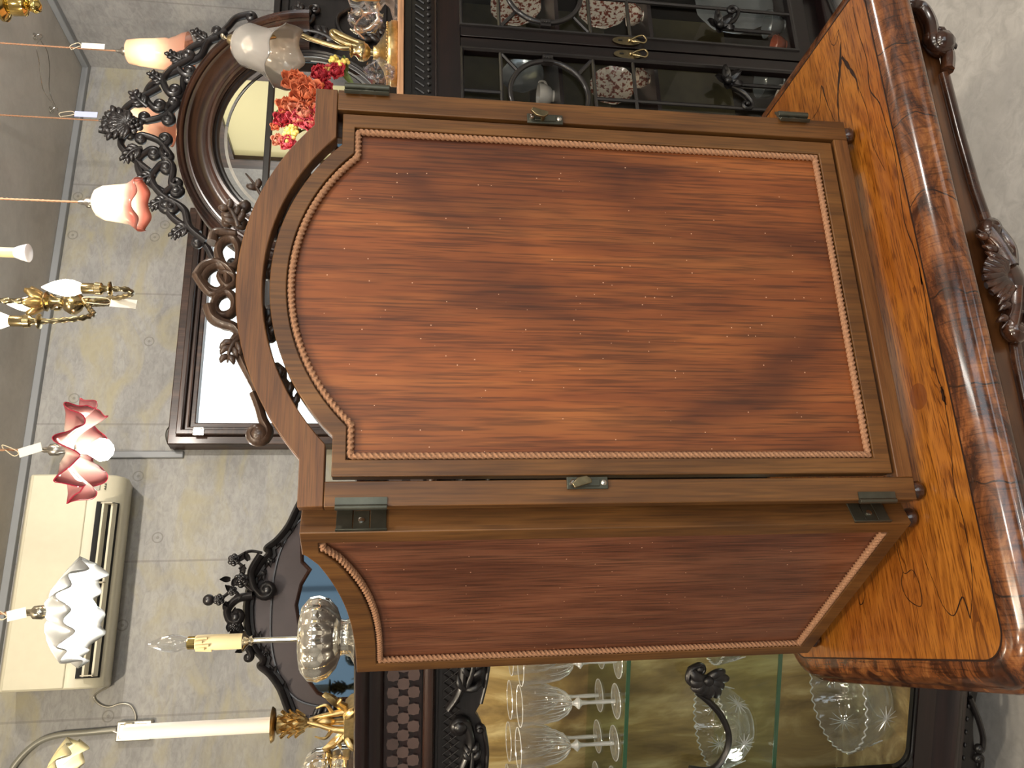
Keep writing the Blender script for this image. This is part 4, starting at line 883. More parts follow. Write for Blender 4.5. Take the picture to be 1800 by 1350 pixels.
for s_ in (-1, 1):
    xi, xo = RX+s_*.003, RX+s_*.645; X_ = lambda q: RX+s_*q
    dr = thing('door_leaf', None, None, (X_(.645), RY, .13)); dr.parent = rc; dr.location = Vector((X_(.645), RY, .13))-rc.location
    gl0, gl1, gz0, gz1 = .047, .60, .188, 1.212
    xs = sorted((X_(.003), X_(.645))); xg = sorted((X_(gl0), X_(gl1)))
    o_ = [(xs[0], .135), (xs[1], .135), (xs[1], 1.213+.0), (xs[0], 1.213)]; i_ = [(xg[0], gz0), (xg[1], gz0), (xg[1], 1.205), (xg[0], 1.205)]
    G().ring(o_, i_, RY, RY+.022).build('door_frame', M['darkoakz'], dr, bevel=.001)
    G().sweep(i_, [(0, RY), (.004, RY-.006), (.009, RY-.005), (.011, RY)]).build('door_bead', M['grille'], dr)
    G().box(xg[0], xg[1], RY+.012, RY+.0145, gz0, 1.205).build('door_pane', M['pane'], dr)
    b = G(); w_ = .0055; cxx = X_(.18)
    def bar(a, c, bb=b, w_=w_):
        bb.tube([(a[0], RY+.004, a[1]), (c[0], RY+.004, c[1])], w_, 6)
    for zz in (1.10, .83, .71): bar((xg[0], zz), (xg[1], zz))
    for q0 in (.18, .46):
        bar((X_(q0), 1.205), (X_(q0), 1.10)); bar((X_(q0), .83), (X_(q0), .188))
    for q0 in (.18, .46):
        for u, v_ in ((-1, 1), (1, 1), (-1, -1), (1, -1)): bar((X_(q0+u*.075), .965+v_*.085), (X_(q0+u*.13), .965+v_*.13))
        b.tube([(X_(q0)+.112*cos(a), RY-.002, .965+.112*sin(a)) for a in [2*pi*i/40 for i in range(40)]], .0075, 8, closed=True)
        for e in (-1, 1): b.box(X_(q0)+e*.117-.012, X_(q0)+e*.117+.012, RY-.01, RY+.008, .95, .98)
        for k in range(4): b.blob((X_(q0-.117), RY-.013, .9545+k*.007), .003, 6)
    b.build('glazing_bars', M['grille'], dr)
    for q0 in (.10, .30):
        g = G()
        for k in range(5): a = 2*pi*k/5+.3; g.petal((X_(q0), RY-.005, .43), (cos(a), -.2, sin(a)), (0, -1, 0), .05, .03, .3, .1)
        g.blob((X_(q0), RY-.015, .43), .012, 10); g.tube([(X_(q0), RY, .43), (X_(q0), RY, .26)], .006, 6)
        scroll(g, [(X_(q0), .43), (X_(q0+.03), .38), (X_(q0+.06), .36)], RY-.002, .007, .005, .02, s_, 1)
        g.build('ribbon_carving', M['ebony'], dr)
    hp = G().lathe([(.0001, 0), (.022, 0), (.024, .002), (.024, .004), (.019, .0045), (.0001, .005)], (X_(.024), RY-.001, .725), 28, M=Matrix.Rotation(pi/2, 4, 'X') @ Matrix.Scale(.42, 4, (1, 0, 0)) @ Matrix.Scale(1.75, 4, (0, 1, 0)) if False else Matrix.Rotation(pi/2, 4, 'X') @ Matrix.Diagonal((.62, 1.75, 1, 1)))
    ho = hp.build('handle_plate', M['brassdull'], dr)
    G().tube(cr([(X_(.024), RY-.008, .712), (X_(.034), RY-.014, .695), (X_(.038), RY-.015, .676), (X_(.024), RY-.015, .668), (X_(.012), RY-.015, .676), (X_(.016), RY-.014, .695)], 5, True), .0028, 8, closed=True).blob((X_(.024), RY-.008, .716), .006, 10).build('drop_handle', M['brass'], ho)
    G().box(X_(.024)-.002, X_(.024)+.002, RY-.0075, RY-.005, .738, .75).build('keyhole', M['black'], ho)
# upper part: panel, ring moulding, arch, mirror
MZ = 1.68; rx, rz = .335, .288
G().box(cx0+.02, cx1-.02, UY, UY+.03, 1.372, 1.80).build('back_panel', M['ebony'], rc, bevel=.003)
G().box(cx0+.0, cx1-.0, UY-.02, UY+.035, 1.80, 1.822).build('panel_cap', M['ebony'], rc, bevel=.004)
el = lambda a, b, t0=0, t1=360, n=72: [(RX+a*cos(radians(t0+(t1-t0)*i/n)), MZ+b*sin(radians(t0+(t1-t0)*i/n))) for i in range(n+(0 if t1-t0 == 360 else 1))]
aa, bb_ = .50, .415
ao = el(aa, bb_, 2, 178); ai = el(rx+.02, rz+.02, 2, 178)
G().prism(el(aa-.02, bb_-.02, 0, 180), UY+.002, UY+.028).build('arch_board', M['ebony'], rc)
g = G()                                            # profile lofted between the inner and outer ellipse
prf = [(0, .0), (0, .03), (.05, .040), (.12, .040), (.16, .028), (.24, .022), (.42, .024), (.55, .034), (.62, .045), (.66, .052), (.70, .052), (.72, .045), (.78, .046), (.84, .062), (.88, .064), (.90, .055), (.95, .06), (1, .05), (1, 0)]
vs = []; fs = []; n_ = 72; k_ = len(prf)
for i in range(n_+1):
    t = radians(2+176*i/n_)
    for f_, h in prf: a = rx+.018+(aa-rx-.018)*f_; b = rz+.018+(bb_-rz-.018)*f_; vs.append((RX+a*cos(t), UY-h, MZ+b*sin(t)))
for i in range(n_):
    for j in range(k_-1): fs.append((i*k_+j, i*k_+j+1, (i+1)*k_+j+1, (i+1)*k_+j))
fs += [tuple(range(k_)), tuple(range(n_*k_, (n_+1)*k_))]
g.add(vs, fs).build('arch_moulding', M['arch'], rc, smooth=50)
mo = G().prism(el(rx, rz), UY-.012, UY-.006).build('round_mirror', M['mirror'], rc)
vs = []; fs = []
for i in range(72):
    t = 2*pi*i/72
    for a, b, h in ((rx, rz, .008), (rx-.025, rz-.025, .0145)): vs.append((RX+a*cos(t), UY-h, MZ+b*sin(t)))
for i in range(72): j = (i+1) % 72; fs.append((2*i, 2*i+1, 2*j+1, 2*j))
G().add(vs, fs).build('mirror_bevel', M['mirror'], mo)
G().sweep(el(rx, rz), [(0, UY), (0, UY-.016), (.006, UY-.022), (.012, UY-.020), (.016, UY-.026), (.022, UY-.02), (.024, UY)]).build('mirror_ring', M['ebony'], rc, smooth=50)
for s_ in (-1, 1):
    g = G(); X_ = lambda q: RX+s_*q; R_ = lambda a: radians(a) if s_ > 0 else radians(180-a); y = UY-.012
    for (p, a, L_, W_, bd_) in (((.40, 1.60), 60, .16, .06, .8), ((.43, 1.52), -50, .12, .05, -.8), ((.47, 1.70), 20, .10, .05, .6), ((.42, 1.45), 10, .14, .05, .6)): leafcut(g, (X_(p[0]), p[1]), R_(a), L_, W_, y, 5, bd_, sg=s_)
    scroll(g, [(X_(.40), 1.50), (X_(.44), 1.58), (X_(.51), 1.60), (X_(.56), 1.55)], y, .009, .006, .025, -s_, 1.2); scroll(g, [(X_(.40), 1.62), (X_(.46), 1.70), (X_(.54), 1.70)], y, .009, .006, .02, -s_, 1.2)
    g.sweep([(X_(.385), 1.43), (X_(.60), 1.43), (X_(.60), 1.77), (X_(.50), 1.77)][::s_], [(0, UY), (.003, UY-.006), (.006, UY)], closed=False)
    g.build('panel_carving', M['ebony'], rc)
g = G(); y = UY-.012                              # openwork crest
for s_ in (-1, 1):
    X_ = lambda q: RX+s_*q
    def sc(pts, r0, r1, rcc, sg, tr=1.2, st=None): scroll(g, [(X_(a), b) for a, b in pts], y-random.uniform(0, .012), r0, r1, rcc, sg*s_, tr, start=(st[0], st[1]*s_) if st else None)
    sc([(.49, 1.90), (.47, 1.945), (.43, 1.97), (.40, 1.99)], .012, .009, .016, -1, 1.2, (.014, -1))
    sc([(.41, 1.975), (.36, 2.03), (.30, 2.05), (.27, 2.09)], .013, .010, .024, -1)
    sc([(.38, 2.00), (.33, 2.08), (.26, 2.12), (.22, 2.10)], .012, .010, .022, 1)
    sc([(.28, 2.08), (.24, 2.13), (.19, 2.16), (.14, 2.14)], .013, .010, .022, 1, 1.2, (.016, 1))
    sc([(.24, 2.11), (.18, 2.19), (.12, 2.21), (.08, 2.18)], .012, .010, .020, 1)
    sc([(.20, 2.10), (.14, 2.10), (.09, 2.14), (.05, 2.12)], .012, .009, .018, -1, 1.1, (.016, -1))
    sc([(.16, 2.17), (.10, 2.24), (.06, 2.27), (.02, 2.26)], .012, .009, .016, 1)
    sc([(.10, 2.11), (.05, 2.15), (.03, 2.20)], .012, .009, .016, -1, 1.1, (.014, 1))
    for p, a, L_, W_ in (((.36, 2.03), 70, .07, .035), ((.27, 2.10), 80, .07, .035), ((.18, 2.15), 75, .07, .035), ((.08, 2.20), 60, .08, .04)): leafcut(g, (X_(p[0]), p[1]), radians(a) if s_ > 0 else radians(180-a), L_, W_, y-.012, 4, .8, sg=-s_)
for a in (50, 75, 90, 105, 130): leafcut(g, (RX, 2.24), radians(a), .09, .05, y-.02, 4, .3*(90-a)/40)
rose(g, (RX, 2.23), .03, y-.02); g.tube([(RX-.025, y-.01, 2.30), (RX-.02, y-.015, 2.335)], .012, 8)
g.build('openwork_crest', M['ebony'], rc)

# china inside the right cabinet
def china(kind, px, py, y, zs, r, mat, label, cat, grp):
    p = PY(px, py, y); x = p.x
    if kind == 'plate':
        t = thing('china_plate', label, cat, (x, y, zs), 0, grp); T = Matrix.Translation((x, y, zs+r)) @ Matrix.Rotation(radians(78), 4, 'X')
        G(T).lathe([(.001, 0), (r*.55, 0), (r*.62, .003), (r*.95, .014), (r, .017), (r*.97, .019), (r*.6, .006), (.001, .004)], n=40, wob=lambda a, t, rr, z: (rr*(1+.02*cos(10*a)*(t > .4)), z)).build('dish', M[mat], t)
    else:
        t = thing('teacup', label, cat, (x, y, zs), 0, grp); T = Matrix.Translation((x, y, zs))
        G(T).lathe([(r*.5, 0), (r*.45, .004), (r*.75, r*.35), (r*.95, r*.85), (r, r*1.35), (r*.95, r*1.35), (r*.9, r*.85), (r*.7, r*.4), (.001, r*.2)], n=28).build('cup', M[mat], t)
        G(T).tube(cr([(r*.9, 0, r*1.2), (r*1.35, 0, r*1.15), (r*1.4, 0, r*.7), (r*.8, 0, r*.5)]), .004, 6).build('handle', M[mat], t)
shA, shB, shC = .9125, .6125, .1305
china('plate', 935, 18, 2.12, shA, .085, 'redplate', 'red patterned plate upright on the top shelf, right door', 'plate', 'china in the right cabinet')
china('plate', 960, 140, 2.14, shA, .07, 'pewter', 'grey plate upright on the top shelf, left door', 'plate', 'china in the right cabinet')
china('cup', 958, 168, 2.02, shA, .036, 'china', 'white teacup with a loop handle behind the ring of the left door', 'cup', 'china in the right cabinet')
china('plate', 1150, 28, 2.12, shB, .085, 'redplate', 'red leaf patterned plate on the middle shelf, right door', 'plate', 'china in the right cabinet')
china('plate', 1150, 160, 2.12, shB, .075, 'redplate', 'red patterned plate on the middle shelf, left door', 'plate', 'china in the right cabinet')
china('cup', 1085, 25, 1.985, shB, .034, 'redplate', 'red and gilt cup before the plate behind the right door', 'cup', 'china in the right cabinet')
china('cup', 1090, 136, 1.985, shB, .03, 'redplate', 'red and gilt cup on the middle shelf behind the left door', 'cup', 'china in the right cabinet')
china('plate', 1340, 15, 2.05, shC, .13, 'pewter', 'large grey lustre platter at the bottom behind the right door', 'plate', 'china in the right cabinet')
china('cup', 1300, 40, 1.985, shC+.0, .042, 'pewter', 'grey lustre pot at the bottom of the right door', 'teapot', 'china in the right cabinet')
china('cup', 1300, 140, 2.05, shC, .055, 'pewter', 'grey lustre pot at the bottom of the left door', 'teapot', 'china in the right cabinet')
china('cup', 1360, 78, 1.99, shC, .03, 'orange', 'orange cup on the cabinet floor beside the door stile', 'cup', 'china in the right cabinet')
china('cup', 1368, 176, 1.99, shC, .04, 'china', 'white cup on the cabinet floor near the table corner', 'cup', 'china in the right cabinet')

# ------------------------------------------------------------------ brass lamp, ornament and flowers on the right cabinet
LZ = 1.389
bp = PY(690, 95, 1.97); bx_, by_ = bp.x, 1.97
bl = thing('brass_lamp', 'brass lamp with curling arm and frosted flower-shaped shade on the right cabinet', 'lamp', (bx_, by_, LZ)); T = Matrix.Translation((bx_, by_, LZ))
G(T).lathe([(.090, 0), (.092, .004), (.092, .018), (.088, .021), (.086, .028), (.078, .031), (.05, .040), (.032, .052), (.02, .062), (.018, .07)], n=72, wob=lambda a, t, r, z: (r*(1+(.025*cos(30*a) if .5 < t else 0)), z)).build('base', M['gilt'], bl)
g = G(T)
for k in range(48): a = 2*pi*k/48; g.blob((cos(a)*.0845, sin(a)*.0845, .030), .0035, 6)
g.build('beaded_rim', M['gilt'], bl)
G(T).lathe([(.010, .065), (.010, .078), (.022, .086), (.028, .10), (.026, .112), (.014, .12), (.012, .128), (.02, .134), (.01, .14)], n=24).build('knop', M['brass'], bl)
V = lambda px, py, y=by_: PY(px, py, y)
G().tube(cr([V(640, 78), V(622, 72), V(600, 62), V(588, 56), V(583, 58), V(588, 66), V(606, 76), V(628, 82), V(636, 84)], 8), .0085, 12).build('curl_arm', M['brass'], bl)
G().tube(cr([V(632, 84), V(600, 84), V(570, 76), V(545, 68), V(528, 62), V(500, 62), V(470, 66, by_-.02), V(440, 70, by_-.03)], 8), .007, 12).build('arm', M['brass'], bl)
ap = PY(412, 72, by_); rp = PY(500, 100, by_-.03)
d = (rp-ap); Ls = d.length; Mq = Matrix.Translation(ap) @ d.to_track_quat('Z', 'Y').to_matrix().to_4x4()
def flower(a, t, r, z):
    k = max(0, (t-.45)/.55); return (r*(1+.05*k*cos(6*a)), z+.009*k*cos(6*a)-.004*k*abs(sin(6*a)))
def etched():
    m = shade('etched_opal_glass', sr(255, 250, 242), None, 0, 1, .66); nt = m.node_tree; return m
M['opal'] = etched()
# colour by distance along the shade
nt = M['opal'].node_tree
o = G(Mq).lathe([(.016, 0), (.02, .006), (.046, .02), (.060, .045), (.060, .08), (.062, .11), (.078, Ls-.012), (.092, Ls+.004)], n=90, wob=flower, cap=False).build('flower_shade', M['opal'], bl, solid=.002)
G(Mq).lathe([(.012, -.018), (.016, -.012), (.017, .002), (.012, .004)], n=20).build('gallery', M['brass'], bl)
G(Mq).lathe([(.010, .02), (.012, .05), (.026, .075), (.024, .095), (.008, .12), (.001, .127)], n=24).build('bulb', M['bulbglass'], bl)
G(Mq).tube([(0, 0, -.018), (0, 0, -.028)], .003).lathe([(.001, 0), (.009, .003), (.001, .006)], (0, 0, -.04), 12, M=Matrix.Rotation(pi/2, 4, 'X')).build('thumbscrew', M['silver'], bl)
G().tube(cr([V(640, 68), V(624, 50), V(630, 36), V(645, 24), V(660, 22)], 5), .0025, 6).build('loose_wire', M['cord'], bl)
# crumpled clear film
random.seed(3)
def crumple(c, r, name, label):
    g = G(); g.blob(c, r, 22); o = g.build(name, M['plastic'])
    for v in o.data.vertices: v.co += Vector((random.uniform(-1, 1), random.uniform(-1, 1), random.uniform(-.6, 1)))*.010
    for p in o.data.polygons: p.use_smooth = False
    return setp(o, label, 'plastic wrap')
p = PY(650, 36, by_-.11); crumple((p.x, by_-.115, p.z+.01), (.04, .02, .045), 'plastic_wrap', 'crumpled clear plastic wrap bunched against the brass lamp base')
p = PY(668, 128, by_-.115); crumple((p.x, by_-.12, LZ+.047), (.035, .018, .038), 'plastic_wrap', 'clear plastic film tucked between brass lamp base and mirror frame')
p = PY(650, 5, 2.08); x_, y_ = p.x+.03, 2.08
og = thing('crystal_candelabrum', 'glittering silver-gilt and crystal ornament with claw arms at the photo top edge', 'ornament', (x_, y_, LZ)); T = Matrix.Translation((x_, y_, LZ))
G(T).lathe([(.07, 0), (.072, .01), (.03, .025), (.02, .04), (.045, .06), (.05, .085), (.025, .105), (.04, .12), (.035, .15), (.012, .16)], n=40, wob=lambda a, t, r, z: (r*(1+.08*cos(8*a)), z)).build('crystal_stem', M['crystal'], og)
for k in range(5):
    a = 2*pi*k/5+2.6; g = G(T); g.tube([(cos(a)*u, sin(a)*u, v_) for u, v_ in ((.03, .07), (.07, .06), (.10, .09), (.115, .13), (.105, .15))], [.009, .009, .008, .006, .003], 8); g.blob((cos(a)*.108, sin(a)*.108, .125), (.012, .012, .02)); g.build('claw_arm', M['gilt'] if k % 2 else M['silver'], og)
# artificial flowers
fl_ = thing('flower_bouquet', 'bouquet of orange, red and yellow artificial flowers behind the mirror corner', 'flowers', (1.555, 2.1, LZ))
G(Matrix.Translation((1.555, 2.1, LZ))).lathe([(.035, 0), (.045, .03), (.04, .07), (.02, .10), (.026, .12)], n=28).build('vase', M['china'], fl_)
cols = {'o': sr(206, 112, 74), 'r': sr(168, 36, 52), 'p': sr(212, 84, 96), 'y': sr(236, 214, 116), 'v': sr(150, 110, 190), 'g': sr(96, 118, 62), 'l': sr(216, 138, 110)}
for k, c in cols.items(): M['f'+k] = plain('petal_'+k, c, .6, 0, 0, 0, .22, 60)
yb = 2.02; random.seed(5)
def bloom(px, py, r, m, n, nm, yy=yb):
    c = PY(px, py, yy); g = G()
    for lay in range(3):
        for k in range(n):
            a = 2*pi*k/n+lay*.6; tilt = .2+.45*lay; dv = Vector((cos(a)*cos(tilt), -sin(tilt), sin(a)*cos(tilt))); g.petal(c, dv, (0, -1, 0), r*1.15*(1-.22*lay)*random.uniform(.85, 1.1), r*1.05, .3, .16)
    g.blob(c+Vector((0, -r*.35, 0)), r*.15, 8); g.build(nm, M[m], fl_, solid=.0008)
for a in ((540, 172, .050, 'fo', 6), (520, 150, .04, 'fo', 6), (535, 205, .042, 'fl', 5), (505, 192, .032, 'fo', 5), (565, 135, .035, 'fr', 6), (590, 130, .03, 'fr', 6), (545, 222, .030, 'fp', 6), (525, 215, .034, 'fp', 5), (498, 215, .028, 'fr', 6), (485, 225, .016, 'fo', 5), (490, 250, .022, 'fl', 5), (507, 256, .026, 'fp', 5), (516, 188, .016, 'fv', 5), (552, 190, .04, 'fo', 6), (570, 160, .03, 'fr', 6), (500, 208, .014, 'fy', 5), (565, 200, .04, 'fp', 5)): bloom(*a, 'blossom')
for px, py, n_, rad in ((508, 235, 26, 15), (515, 228, 16, 12), (587, 104, 12, 8), (604, 108, 14, 9), (578, 120, 10, 7)):
    g = G()
    for k in range(n_): a = random.uniform(0, 2*pi); q_ = random.uniform(0, rad); c = PY(px+q_*cos(a), py+q_*sin(a), yb-.02+random.uniform(0, .02)); g.blob(c, .0062, 8)
    g.build('berry_cluster', M['fy'], fl_)
g = G()
for px, py, px2, py2 in ((590, 112, 620, 150), (604, 98, 608, 130), (485, 196, 510, 205), (540, 196, 560, 180), (500, 240, 530, 230)):
    a = PY(px, py, yb); b = PY(px2, py2, yb+.02); g.petal(b, a-b, (0, -1, 0), (a-b).length, .02, .1, .05); g.tube([a, b, (1.555, 2.1, LZ+.11)], .002, 5)
g.build('leaves', M['fg'], fl_, solid=.0008)

# ------------------------------------------------------------------ hanging lamps
def tag(p, q_, m, loc0, label):
    g = G(); p = Vector(p); q_ = Vector(q_); d = (q_-p); n = Vector((0, -1, 0)).cross(d).normalized()*.011; e = Vector((0, .0006, 0))
    pts = [p+n*.6, p+n, q_+n, q_-n, p-n, p-n*.6]; k = len(pts); g.add([v-e for v in pts]+[v+e for v in pts], [tuple(range(k)), tuple(range(k, 2*k))]+[(i, (i+1) % k, k+(i+1) % k, k+i) for i in range(k)])
    t = g.build('price_tag', M[m]); setp(t, label, 'price tag'); t.data.materials
    G().tube(cr([Vector(loc0), Vector(loc0)+Vector((.012, -.006, .004)), p+Vector((.01, 0, .012)), p, p+Vector((-.006, 0, .01)), Vector(loc0)+Vector((0, -.004, -.004))], 6), .0012, 6).build('tag_string', M['string'], t)
    return t
def hang(name, label, px0, px1, py0, py1, y, shader, cordm='cord', power=1.5, lcol=(1, .85, .65), cr_=.0028, grp=None, lit=True, prof=None, wob=None, n=72, bulbz=.5, bulbr=.02, fit='steel', solid=.0025, fitr=.014):
    a = PY(px0, (py0+py1)/2, y); b = PY(px1, (py0+py1)/2, y); x = (a.x+b.x)/2; H = a.z-b.z
    t = thing(name, label, 'pendant lamp', (x, y, b.z), 0, grp); T = Matrix.Translation((x, y, b.z))
    R = abs(PY(px1, py0, y).x-PY(px1, py1, y).x)/2
    G(T).lathe([(r*R, z*H) for r, z in prof], n=n, wob=(lambda a_, t_, r, z: wob(a_, t_, r, z, R, H)) if wob else None, cap=False).build('lamp_shade', shader(H), t, solid=solid)
    G(T).lathe([(.004, H+.035), (fitr*.5, H+.028), (fitr*.5, H+.02), (fitr, H+.014), (fitr*1.1, H-.004), (fitr*.8, H-.01), (.008, H-.03)], n=20).build('fitting', M[fit], t)
    G(T).lathe([(.009, H*bulbz+bulbr*1.6), (.010, H*bulbz+bulbr), (bulbr, H*bulbz), (bulbr*.9, H*bulbz-bulbr*.6), (bulbr*.45, H*bulbz-bulbr), (.001, H*bulbz-bulbr*1.1)], n=20).build('bulb', (M['bulbwhite'] if bulbr > .033 else M['bulb']) if lit else M['bulbglass'], t)
    cp = [(0, 0, H+.03+i*.006) for i in range(int((CE-b.z-H-.03)/.006))]
    G(T).tube(cp, cr_, 8, lobes=2, twist=260, amp=.4).build('cord', M[cordm], t)
    G().lathe([(.03, CE), (.03, CE-.012), (.012, CE-.03), (.004, CE-.035)], (x, y, 0), 20).build('ceiling_rose', M['brassdull'], t)
    return t, x, b.z, H, R
bell = [(.30, 1), (.42, .985), (.50, .96), (.56, .80), (.62, .55), (.68, .36), (.66, .30), (.72, .26), (.80, .18), (.94, .08), (1.0, .0), (.985, .004)]
peach = lambda H: shade('peach_glass', sr(255, 230, 206), sr(232, 176, 150), H*.5, 0, .08)
t, x, z, H, R = hang('pendant_lamp', 'lit peach bell-shaped glass pendant beside the ceiling corner', 222, 334, 62, 127, 2.45, peach, prof=bell, power=.16, bulbz=.6, bulbr=.022)
y = 2.45; tag(PY(143, 80, y-.01), PY(184, 82, y-.01), 'paper', PY(126, 88, y), 'white price tag on the cord of the peach pendant nearest the corner')
t2 = copy_tree(t); p = PY(250, 216, 2.62); t2.location = (p.x, 2.62, PY(300, 216, 2.62).z); t2['label'] = 'lit peach bell-shaped glass pendant hidden behind the carved black crest'
for ch in t2.children:
    if ch.name.startswith('cord') or ch.name.startswith('ceiling_rose'): ch.scale = (1, 1, 1); ch.location.z = 0
dz = t2.location.z-t.location.z
for ch in t2.children:
    if ch.name.startswith('ceiling_rose'): ch.location = (0, 0, -dz)
    if ch.name.startswith('cord'): L0 = CE-z; k = (L0-dz-H-.03)/(L0-H-.03); ch.scale = (1, 1, k); ch.location = (0, 0, (H+.03)*(1-k))
tag(PY(131, 200, 2.6), PY(171, 202, 2.6), 'bluepaper', PY(107, 206, 2.62), 'pale blue price tag on the cord above the carved crest')
tul = [(.16, 1), (.32, .97), (.50, .90), (.62, .75), (.66, .55), (.70, .38), (.78, .22), (.92, .08), (1.0, 0)]
tulw = lambda a, t, r, z, R, H: (r*(1+.05*max(0, (t-.6)/.4)*cos(6*a)), z+.05*H*max(0, (t-.7)/.3)*cos(6*a))
pinkrim = lambda H: shade('tulip_glass', sr(250, 240, 224), sr(238, 158, 142), H*.27, H*.10, .25)
hang('pendant_lamp', 'lit clear glass tulip pendant with salmon pink rim in front of the round mirror', 163, 250, 316, 400, 1.95, pinkrim, prof=tul, wob=tulw, power=.14, bulbz=.5, bulbr=.022)
# petal shades
def petw(a, t, r, z, R, H):
    k = t**1.6; return (r*(1+.10*k*cos(8*a+.4)+.03*k*cos(24*a)), z+.22*H*k*(cos(8*a)) + .05*H*k*cos(16*a+1))
pet = [(.12, .62), (.2, .70), (.36, .72), (.52, .66), (.68, .56), (.84, .46), (1.0, .40)]
pinkp = lambda H: shade('pink_ruffled_glass', sr(248, 214, 204), sr(214, 84, 98), 0, 1, .22)
def radial(mat, c0, c1, r0, r1):
    nt = mat.node_tree; t = nd(nt, 'ShaderNodeTexCoord'); v = nd(nt, 'ShaderNodeVectorMath', operation='MULTIPLY'); v.inputs[1].default_value = (1, 1, 0); ln(nt, t.outputs['Object'], v.inputs[0])
    l = nd(nt, 'ShaderNodeVectorMath', operation='LENGTH'); ln(nt, v.outputs[0], l.inputs[0]); mr = nd(nt, 'ShaderNodeMapRange'); mr.inputs[1].default_value = r0; mr.inputs[2].default_value = r1; ln(nt, l.outputs['Value'], mr.inputs[0])
    c = mix(nt, mr.outputs[0], c0, c1)
    for q_ in nt.nodes:
        if q_.type in ('BSDF_TRANSLUCENT', 'BSDF_DIFFUSE', 'BSDF_TRANSPARENT'): ln(nt, c, q_.inputs[0])
    return mat
pk = radial(shade('pink_ruffled_glass', sr(248, 214, 204), None, 0, 1, .22), sr(252, 238, 228), sr(214, 62, 92), .06, .135)
wt = shade('white_ruffled_glass', sr(240, 240, 236), None, 0, 1, .35)
cm = shade('cream_ruffled_glass', sr(232, 222, 184), None, 0, 1, .2)
t, x, z, H, R = hang('pendant_lamp', 'lit pink ruffled petal glass pendant left of the brass chandelier', 100, 186, 709, 872, 2.0, lambda H: pk, prof=pet, wob=petw, n=192, power=.45, bulbz=.12, bulbr=.028)
rimp = []
for i in range(384):
    a_ = 2*pi*i/384; r_, z_ = petw(a_, 1, R, .40*H, R, H); rimp.append((x+r_*cos(a_), 2.0+r_*sin(a_), z+z_))
G().tube(rimp, .0016, 5, closed=True).build('shade_rim', plain('crimson_glass_edge', sr(168, 44, 66), .2), t)
tag(PY(33, 797, 1.99), PY(73, 785, 1.99), 'paper', PY(8, 792, 2.0), 'white price tag on the cord of the pink ruffled pendant')
wp = [(.12, .72), (.22, .76), (.42, .72), (.60, .62), (.78, .44), (.92, .26), (1.0, .12)]
def wpw(a, t, r, z, R, H): k = t**1.5; return (r*(1+.05*k*cos(14*a)), z+.10*H*k*cos(14*a)+.12*H*k*cos(5*a))
t, x, z, H, R = hang('pendant_lamp', 'brightly lit white ruffled glass pendant in front of the air conditioner', 72, 158, 982, 1168, 1.95, lambda H: wt, prof=wp, wob=wpw, n=224, power=2.2, lcol=(1, .96, .9), bulbz=.25, bulbr=.034, fit='silver')
tag(PY(12, 1084, 1.94), PY(46, 1076, 1.94), 'paper', PY(-6, 1082, 1.95), 'white price tag above the white ruffled pendant')
hang('pendant_lamp', 'cream ruffled glass pendant cut off by the photo edge beside the conduit', 66, 128, 1300, 1470, 1.9, lambda H: cm, prof=wp, wob=wpw, n=224, power=.12, bulbz=.3, bulbr=.03)

# brass chandelier with twisted arms
cy = 1.9; V = lambda px, py, y=cy: PY(px, py, y)
cc = V(120, 531); X0c = cc.x
ch = thing('brass_chandelier', 'aged brass chandelier with rope-twist arms and lit candle bulbs hanging from the ceiling', 'chandelier', (X0c, cy, V(150, 531).z))
zt0, zt1 = V(66, 531).z, V(150, 531).z
G().tube([(X0c, cy, zt0+i*.003) for i in range(int((CE-zt0)/.003))], .0065, 10, lobes=2, twist=110, amp=.22).build('twisted_stem', M['brassdull'], ch)
Hc = zt0-zt1; prf = [(.006, 1), (.016, .97), (.012, .9), (.022, .86), (.024, .80), (.014, .74), (.02, .70), (.012, .62), (.010, .5), (.022, .42), (.030, .30), (.030, .2), (.020, .08), (.010, .02), (.014, -.08), (.006, -.16), (.001, -.2)]
G(Matrix.Translation((X0c, cy, zt1))).lathe([(r, z*Hc) for r, z in prf], n=28).build('body', M['brass'], ch)
g = G()
for k in range(6): a = 2*pi*k/6; g.petal((X0c+cos(a)*.012, cy+sin(a)*.012, zt0-.02), (cos(a), sin(a), .8), (0, 0, 1), .045, .03, .3, .05)
g.build('leaf_collar', M['gilt'], ch, solid=.001)
def carm(pts, bulb_top, nm='chandelier_arm'):
    P = cr(pts, 10); o = G().tube([P[0]]+P[1:], .0058, 10, lobes=2, twist=160, amp=.25).build(nm, M['brassdull'], ch)
    e = P[-1]; T = Matrix.Translation(e)
    G(T).lathe([(.004, -.004), (.017, .0), (.017, .003), (.006, .006), (.008, .016), (.014, .02), (.015, .032), (.0125, .034), (.0125, .06), (.011, .062)], n=24).build('candle_socket', M['brass'], o)
    G(T).lathe([(.010, .06), (.018, .08), (.020, .096), (.014, .12), (.005, .14), (.001, .147)], n=24).build('candle_bulb', M['bulbwarm'], o)
b0 = Vector((X0c, cy, V(152, 531).z))
carm([b0, V(175, 527, cy-.02), V(208, 523, cy-.06), V(231, 516, cy-.09), V(222, 509, cy-.11), V(195, 508, cy-.12)], None)
carm([b0, V(160, 546, cy-.03), V(164, 552, cy-.06), V(150, 558, cy-.09), V(110, 563, cy-.11), V(70, 565, cy-.12)], None)
carm([b0, V(180, 533, cy+.03), V(193, 533, cy+.07), V(188, 534, cy+.11), V(150, 536, cy+.15), V(120, 537, cy+.16)], None)
t = tag(V(194, 531, cy-.05), V(240, 535, cy-.05), 'paper', V(150, 533, cy-.035), 'white price tag dangling from the brass chandelier')

